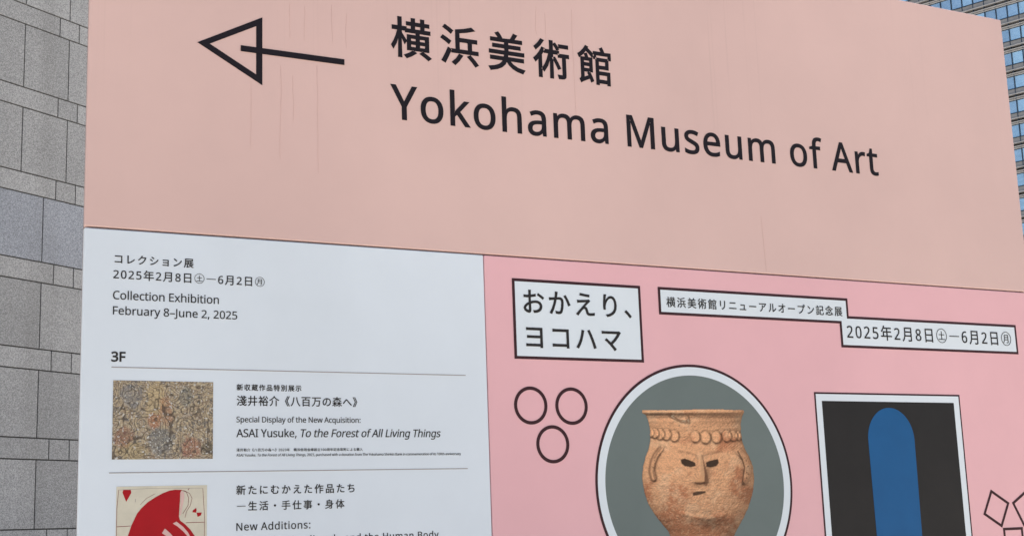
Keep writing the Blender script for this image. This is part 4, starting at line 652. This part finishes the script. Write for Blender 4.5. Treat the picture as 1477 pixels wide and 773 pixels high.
    nl = 1 / np.sqrt(gx ** 2 + gy ** 2 + 1)
    def lamb(lx, ly, lz):
        m = math.sqrt(lx * lx + ly * ly + lz * lz); return np.clip((-gx * lx - gy * ly + lz) / m * nl, 0, 1)
    shade = .22 + .78 * lamb(-.62, -.55, .75) + .34 * lamb(.75, -.1, .55)
    occ = np.clip((blur(H, 7) - H) / 9, 0, 1); shade *= 1 - .45 * occ
    for cx_, cy_, r_ in discs:
        k_ = .62 if (cx_ > 680 or cx_ < 312) else .96
        q = g(cx_ + 2.5, cy_ + 2.5, r_ * k_, r_ * 1.12); q0 = g(cx_, cy_, r_ * k_, r_ * 1.12)
        shade *= 1 - .42 * np.exp(-((q - 1.02) / .17) ** 2) * sstep(-.6, .5, (X - cx_) / (r_ * k_) + .6 * (Y - cy_) / r_)
        shade *= 1 + .16 * (1 - sstep(.5, .95, q0))
    # soft shade beside the nose and under the brow and chin
    shade *= 1 - .42 * np.exp(-((X - 550) / 13) ** 2 - ((Y - 500) / 42) ** 2) - .25 * np.exp(-((X - 505) / 22) ** 2 - ((Y - 548) / 8) ** 2)
    shade *= 1 - .40 * np.exp(-((X - 560) / 75) ** 2 - ((Y - 716) / 20) ** 2) - .16 * sstep(650, 780, Y)
    shade *= 1 - .18 * np.exp(-((Y - 262) / 16) ** 2) * sstep(440, 560, X)
    base_ = srgb3(208, 156, 116); red_ = srgb3(172, 108, 74); pale = srgb3(218, 176, 138)
    m1 = sstep(.40, .64, vnoise(h, wd, 46, 81, 4) + .16 * (Y - 560) / 200)[..., None] * .75
    m2 = sstep(.52, .72, vnoise(h, wd, 34, 82, 4))[..., None] * .6
    m3 = (sstep(.55, .75, vnoise(h, wd, 4.5, 83, 2)) * sstep(470, 560, Y))[..., None] * .4
    img = base_ * (1 - m1) + red_ * m1; img = img * (1 - m2) + pale * m2; img = img * (1 - m3) + pale * m3
    img = img * (.74 + .52 * vnoise(h, wd, 2.2, 84, 2))[..., None] * (shade ** 1.25)[..., None] * 1.16
    def over(img, lp, c_, a_):
        m = (poly(lp) * a_)[..., None]; return img * (1 - m) + c_ * m
    dark = srgb3(46, 32, 22); brn = srgb3(104, 74, 52)
    def poly(lp):
        r = np.zeros(X.shape, bool)
        for a_, b_ in zip(lp, lp[1:] + lp[:1]):
            if a_[1] == b_[1]: continue
            r ^= ((a_[1] > Y) != (b_[1] > Y)) & (X < (b_[0] - a_[0]) * (Y - a_[1]) / (b_[1] - a_[1]) + a_[0])
        return blur(r.astype(float), 1)
    img = over(img, [(524, 418), (534, 440), (548, 492), (556, 530), (548, 552), (532, 548), (538, 500), (530, 440)], srgb3(96, 62, 42), .72)
    img = over(img, [(511, 410), (521, 411), (530, 440), (537, 498), (537, 530), (526, 533), (517, 505), (514, 450)], srgb3(216, 168, 126), .62)
    img = over(img, [(516, 500), (512, 516), (498, 528), (500, 538), (520, 540), (537, 532), (534, 505)], srgb3(202, 150, 108), .6)
    img = over(img, [(498, 535), (520, 536), (538, 532), (540, 541), (518, 547), (500, 543)], srgb3(84, 54, 36), .75)
    img = over(img, [(528, 402), (560, 396), (600, 392), (604, 399), (562, 405), (530, 412)], srgb3(120, 80, 54), .28)
    img = over(img, [(425, 390), (466, 398), (500, 409), (499, 414), (464, 405), (427, 396)], srgb3(120, 80, 54), .3)
    for lp, c_, a_ in (([(432, 436), (450, 430), (472, 438), (496, 448), (499, 463), (478, 469), (450, 464), (436, 453)], dark, .96), ([(544, 448), (560, 440), (596, 432), (601, 449), (590, 464), (562, 471), (545, 466)], dark, .96),
                       ([(486, 580), (512, 575), (543, 573), (541, 582), (516, 590), (487, 595)], dark, .9), ([(374, 236), (392, 228), (406, 246), (430, 259), (452, 263), (464, 254), (467, 238), (476, 262), (474, 277), (448, 277), (418, 268), (392, 255)], brn, .75)):
        m = (poly(lp) * a_)[..., None]; img = img * (1 - m) + c_ * m
    m = (poly([(374, 236), (392, 228), (406, 246), (430, 259), (452, 263), (464, 254), (474, 262), (472, 272), (440, 270), (396, 252)]) * sstep(.5, .62, vnoise(h, wd, 5, 95, 1)) * .6)[..., None]; img = img * (1 - m) + srgb3(178, 160, 132) * m
    for d_, wd_, a_ in ((np.abs(le - 12) + 60 * (X > 345), 5, .5), (path((346, 386), (330, 404), (318, 426)), 5, .45), (path((684, 400), (704, 436), (714, 468), (708, 510), (704, 532), (712, 541)), 4.2, .85), (path((318, 452), (311, 490), (320, 530)), 4, .5)):
        m = (np.exp(-(d_ / wd_) ** 2) * a_)[..., None]; img = img * (1 - m) + srgb3(70, 46, 32) * m
    for q_ in ((722, 440), (729, 465), (723, 492), (731, 500), (722, 516), (318, 440), (310, 470), (426, 285)):
        m = np.exp(-(g(q_[0], q_[1], 3.2, 3.6)) ** 2)[..., None] * .75; img = img * (1 - m) + dark * m
    pos = np.zeros((h, wd, 2))
    for r in range(h):
        for cc in range(0, wd):
            pos[r, cc] = at(840 + xs[cc] / 3.056, 520 + ys[r] / 3.056)
    inside_disc = np.hypot(pos[..., 0] - CU, pos[..., 1] - CZ) < CR - .0392
    return img, pos, mask & inside_disc
printed('printed_pot', *paint_pot(), .0016, P)
# framed picture: black ground with a plain blue form
q1, q2, q3 = at(1173.7, 565.1), at(1383.5, 569.4), at(1189.8, 773)
fu0, fu1, fz1 = (q1[0] + q3[0]) / 2, at(1402.6, 773)[0] * .5 + q2[0] * .5, (q1[1] + q2[1]) / 2
fz0 = fz1 - (fu1 - fu0) * 1.32
i1, i2 = at(1185, 577.7), at(1375.1, 581)
iu0, iu1, iz1 = i1[0], i2[0], (i1[1] + i2[1]) / 2; iz0 = fz0 + (fz1 - iz1)
BLACK = mottled('black_print', rgb(38, 36, 36), 6, .9, 1.1)
BLUE = mottled('blue_print', rgb(26, 88, 140), 5, .93, 1.07)
def z4(*pts): return [at(1150 + x / 3.318, 540 + y / 3.318) for x, y in pts]
fc, fw_, ft = (at(1286, 640)[0]), .118, at(1286, 588)[1]
form = [(fc + fw_ * math.cos(i * math.pi / 40), ft - fw_ * 1.05 + fw_ * 1.05 * math.sin(i * math.pi / 40)) for i in range(41)] + [(fc - fw_ * .93, iz0 + .002), (fc + fw_ * .93, iz0 + .002)]
sheets('framed_picture', [([rect(fu0, fu1, fz0, fz1), rect(fu0 + .0065, fu1 - .0065, fz0 + .0065, fz1 - .0065)], .0014, BROWN),
    ([rect(fu0 + .0063, fu1 - .0063, fz0 + .0063, fz1 - .0063)], .0012, PAPER), ([rect(iu0, iu1, iz0, iz1)], .0018, BLACK),
    ([form], .0024, BLUE)], P)
# little squares at the lower right
sq = [Vector(at(*q)) for q in ((1429.5, 706.1), (1456.6, 725.4), (1444.9, 759.3), (1417.4, 741))]
sc_ = sum(sq, Vector((0, 0))) / 4
side = sum((sq[i] - sq[i - 1]).length for i in range(4)) / 4
ang = math.atan2((sq[1] - sq[0]).y, (sq[1] - sq[0]).x)
apex = Vector(at(1457.2, 725.4))
def square(cx, cz, s, a):
    return [(cx + s / 2 * (i * math.cos(a) - j * math.sin(a)), cz + s / 2 * (i * math.sin(a) + j * math.cos(a))) for i, j in ((-1, -1), (1, -1), (1, 1), (-1, 1))]
off = apex - sc_
bq, cq = Vector(at(1446.2, 760.3)), Vector(at(1475.2, 759.8))
for cx_, cz_, a_ in ((sc_.x, sc_.y, ang), (apex.x + off.x + .004, sc_.y, -ang), ((bq.x + cq.x) / 2, (bq.y + cq.y) / 2 - side / 2, 0)):
    o_ = square(cx_, cz_, side, a_); sheet('square_outline', [o_, square(cx_, cz_, side - .0205, a_)], .0012, BROWN, P)

# ------------------------------------------------------------------ granite building behind, on the left
W_YAW, W_D = R_(60.5), 12.0
wall = empty('granite_building', (-math.sin(W_YAW) * W_D, math.cos(W_YAW) * W_D, 0), W_YAW)
tag(wall, 'grey granite-clad building with tall blocks and narrow bands behind the left edge of the sign', 'building')
SW = W_D / 10
def granite(name, base, hi, lo, tint):
    m = new_mat(name, base, .6, .4); t = NT(m); c = t.coord()
    f1 = t.noise(c, 75, 2, .8); v1 = t.voro(c, 115)
    k = t.ramp(f1, [(.28, lo), (.45, base), (.58, base), (.74, hi)])
    k = t.mix(.75, k, t.ramp(t.sep(v1.outputs['Color'])[0], [(0, .48), (.35, .85), (.6, 1.02), (1, 1.42)]), 'MULTIPLY')
    gi = t.n('NewGeometry'); rnd = t.ramp(gi.outputs['Random Per Island'], [(0, .84), (1, 1.12)])
    k = t.mix(1, k, rnd, 'MULTIPLY')
    k = t.mix(1, k, t.ramp(t.noise(c, .8, 4, .6), [(.3, .9), (.7, 1.06)]), 'MULTIPLY')
    k = t.mix(t.ramp(t.noise(t.coord((1.6, 1, .12)), 1.1, 4, .6), [(.52, 0.0), (.72, .22)]), k, (.13, .125, .115, 1))
    t.base(k); t.bump(f1, .25, .003); return m
GR = granite('flamed_granite', (.345, .347, .347, 1), (.54, .535, .53, 1), (.16, .16, .16, 1), 0)
GB = granite('bluish_granite', (.335, .355, .395, 1), (.56, .58, .62, 1), (.16, .165, .18, 1), 0)
JOINT = new_mat('dark_joint', (.045, .045, .045, 1), .9)
U0, U1, HT, DEP = 1.0 * SW, 14.0 * SW, 14.5, 9.0
bm = bmesh.new(); add_box(bm, U0, U1, .012, DEP, 0, HT - .05)
bm_link('wall_core', bm, JOINT, wall)
bm = bmesh.new(); J = .0078
def slab(u0, u1, z0, z1, mi):
    u0, u1, z0 = max(u0, U0), min(u1, U1), max(z0, .02)
    if u1 - u0 < .05 or z1 - z0 < .05 or z1 > HT - .1: return
    add_box(bm, u0 + J, u1 - J, 0, .03, z0 + J, z1 - J, mi, ('k',))
side_bm = bmesh.new()
per = .8132
for k in range(-4, 14):
    nb = .7615 + per * k                               # bottom of a narrow band (units of W_D/10, above the eye)
    zn0, zn1 = EYE + nb * SW, EYE + (nb + .193) * SW; zt1 = EYE + (nb + per) * SW
    if zt1 < .1: continue
    tall_bottom = nb + .193
    ph = 8.526 if tall_bottom > 3.3 else 8.798
    for j in range(-16, 12): slab((ph + .536 * j) * SW, (ph + .536 * (j + 1)) * SW, zn1, zt1, 1 if abs(tall_bottom - 2.58) < .1 else 0)
    for j in range(-9, 6):
        s0 = 8.942 + 1.072 * j
        slab(s0 * SW, (s0 + .242) * SW, zn0, zn1, 0); slab((s0 + .242) * SW, (s0 + 1.072) * SW, zn0, zn1, 0)
    for j in range(int(DEP / .65)):                    # the return face round the corner
        y0, y1 = .05 + j * .65, .05 + (j + 1) * .65
        if min(zt1, HT) - max(zn1, .02) > .1 and zt1 < HT - .1: add_box(side_bm, U1 + .001, U1 + .03, y0 + J, y1 - J, max(zn1, .02) + J, zt1 - J)
        if zn0 > .05 and zn1 < HT - .1: add_box(side_bm, U1 + .001, U1 + .03, y0 + J, y1 - J, zn0 + J, zn1 - J)
bm_link('stone_cladding', bm, [GR, GB], wall)
bm_link('stone_cladding', side_bm, GR, wall)
bm = bmesh.new(); add_box(bm, U0 - .05, U1 + .08, -.06, DEP + .05, HT - .05, HT + .25); bm_link('coping', bm, GR, wall, .02)

# ------------------------------------------------------------------ glass office tower behind, on the right
T_YAW, T_D = R_(-43.7), 206.0
tower = empty('office_tower', (-math.sin(T_YAW) * T_D, math.cos(T_YAW) * T_D, 0), T_YAW)
tag(tower, 'office tower with bands of blue glass and grey stone behind the sign', 'building')
ST = T_D / 10
def stone(name, col):
    m = new_mat(name, col, .55, .4); t = NT(m)
    t.base(t.mix(1, col, t.ramp(t.noise(t.coord((1, 1, .4)), 1.4, 5, .65), [(.3, .84), (.7, 1.1)]), 'MULTIPLY')); return m
BAND = stone('grey_spandrel_stone', (.235, .24, .248, 1)); LEDGE = stone('pale_ledge', (.40, .40, .405, 1))
DARK = new_mat('shadow_gap', (.03, .028, .026, 1), .8); MULL = new_mat('dark_mullion', (.03, .05, .08, 1), .4, .5, .3)
def glass(name, col):
    m = new_mat(name, col, .03, .5, .8, 2.0); t = NT(m); oi = t.n('ObjectInfo')
    f = t.noise(t.coord((1, 1, 3)), .9, 2)
    t.base(t.mix(1, t.ramp(oi.outputs['Random'], [(0, tuple(v * .8 for v in col[:3]) + (1,)), (.5, col), (1, tuple(min(1, v * 1.25) for v in col[:3]) + (1,))]), t.ramp(f, [(.3, .9), (.7, 1.1)]), 'MULTIPLY'))
    return m
GLASS = glass('blue_glass', (.58, .76, .86, 1))
FH, BW = .1895 * ST, .0888 * ST
V_DARK = 3.668 * ST + EYE              # height of one shadow gap
n_low = int(V_DARK // FH); Z0 = V_DARK - n_low * FH; NF = n_low + 9
TU0, TU1 = -118.0, -52.0
UB = -4.272 * ST                       # one mullion
b0 = int((TU0 - UB) / BW); b1 = int((TU1 - UB) / BW)
TOPZ = Z0 + NF * FH
bm = bmesh.new(); add_box(bm, UB + b0 * BW, UB + b1 * BW, .6, 32, 0, TOPZ + 2.5); bm_link('tower_core', bm, DARK, tower)
bm = bmesh.new(); add_box(bm, UB + b0 * BW - .4, UB + b1 * BW + .4, -.5, 32.4, TOPZ + 2.5, TOPZ + 4); bm_link('roof', bm, LEDGE, tower)
XA, XB = UB + b0 * BW, UB + b1 * BW
# one storey, from its shadow gap upwards: ledge, spandrel, sill, window, head strip, ledge
band = None
for k in range(NF + 1):
    z = Z0 + k * FH
    if band is None:
        bm = bmesh.new()
        add_box(bm, XA, XB, -.30, .6, .20, .34, 1)            # ledge above the gap
        add_box(bm, XA, XB, .0, .6, .34, 1.10, 0)             # spandrel
        add_box(bm, XA, XB, -.10, .6, 1.10, 1.24, 2)          # dark sill
        add_box(bm, XA, XB, .05, .6, 3.14, 3.26, 2)           # window head
        add_box(bm, XA, XB, -.08, .6, 3.26, 3.38, 1)
        add_box(bm, XA, XB, .05, .6, 3.38, 3.54, 0)
        add_box(bm, XA, XB, -.28, .6, 3.54, 3.66, 1)
        band = bm_link('floor_band', bm, [BAND, LEDGE, MULL], tower); band.location.z = z
    elif k < NF:
        c = band.copy(); COL.objects.link(c); c.parent = tower; c.location.z = z
pane_me = None; rest = bmesh.new()
for k in range(NF):
    zz = Z0 + k * FH
    for b in range(b0, b1):
        x = UB + b * BW; um, vm = (x + BW / 2) / ST, (zz + 2.2 - EYE) / ST
        seen = (-5.15 < um < -4.0) and (2.2 < vm < 4.25) and (um > -4.28 - (3.7 - vm) * -.105 or vm > 3.6)
        if seen:
            if pane_me is None:
                bm = bmesh.new(); add_box(bm, .05, BW - .05, .12, .16, 1.24, 3.14)
                pane_me = bpy.data.meshes.new('window'); bm.to_mesh(pane_me); bm.free(); pane_me.materials.append(GLASS)
            o = bpy.data.objects.new('window', pane_me); COL.objects.link(o); o.parent = tower; o.location = (x, 0, zz)
        else: add_box(rest, x + .05, x + BW - .05, .12, .16, zz + 1.24, zz + 3.14)
tag(bm_link('window_rows', rest, GLASS, tower), kind='stuff')
mull = None
for b in range(b0, b1 + 1):
    if mull is None:
        bm = bmesh.new()
        add_box(bm, -.065, .065, -.035, .2, .3, TOPZ)
        mull = bm_link('mullion', bm, MULL, tower); mull.location.x = UB + b * BW
    else:
        c = mull.copy(); COL.objects.link(c); c.parent = tower; c.location.x = UB + b * BW
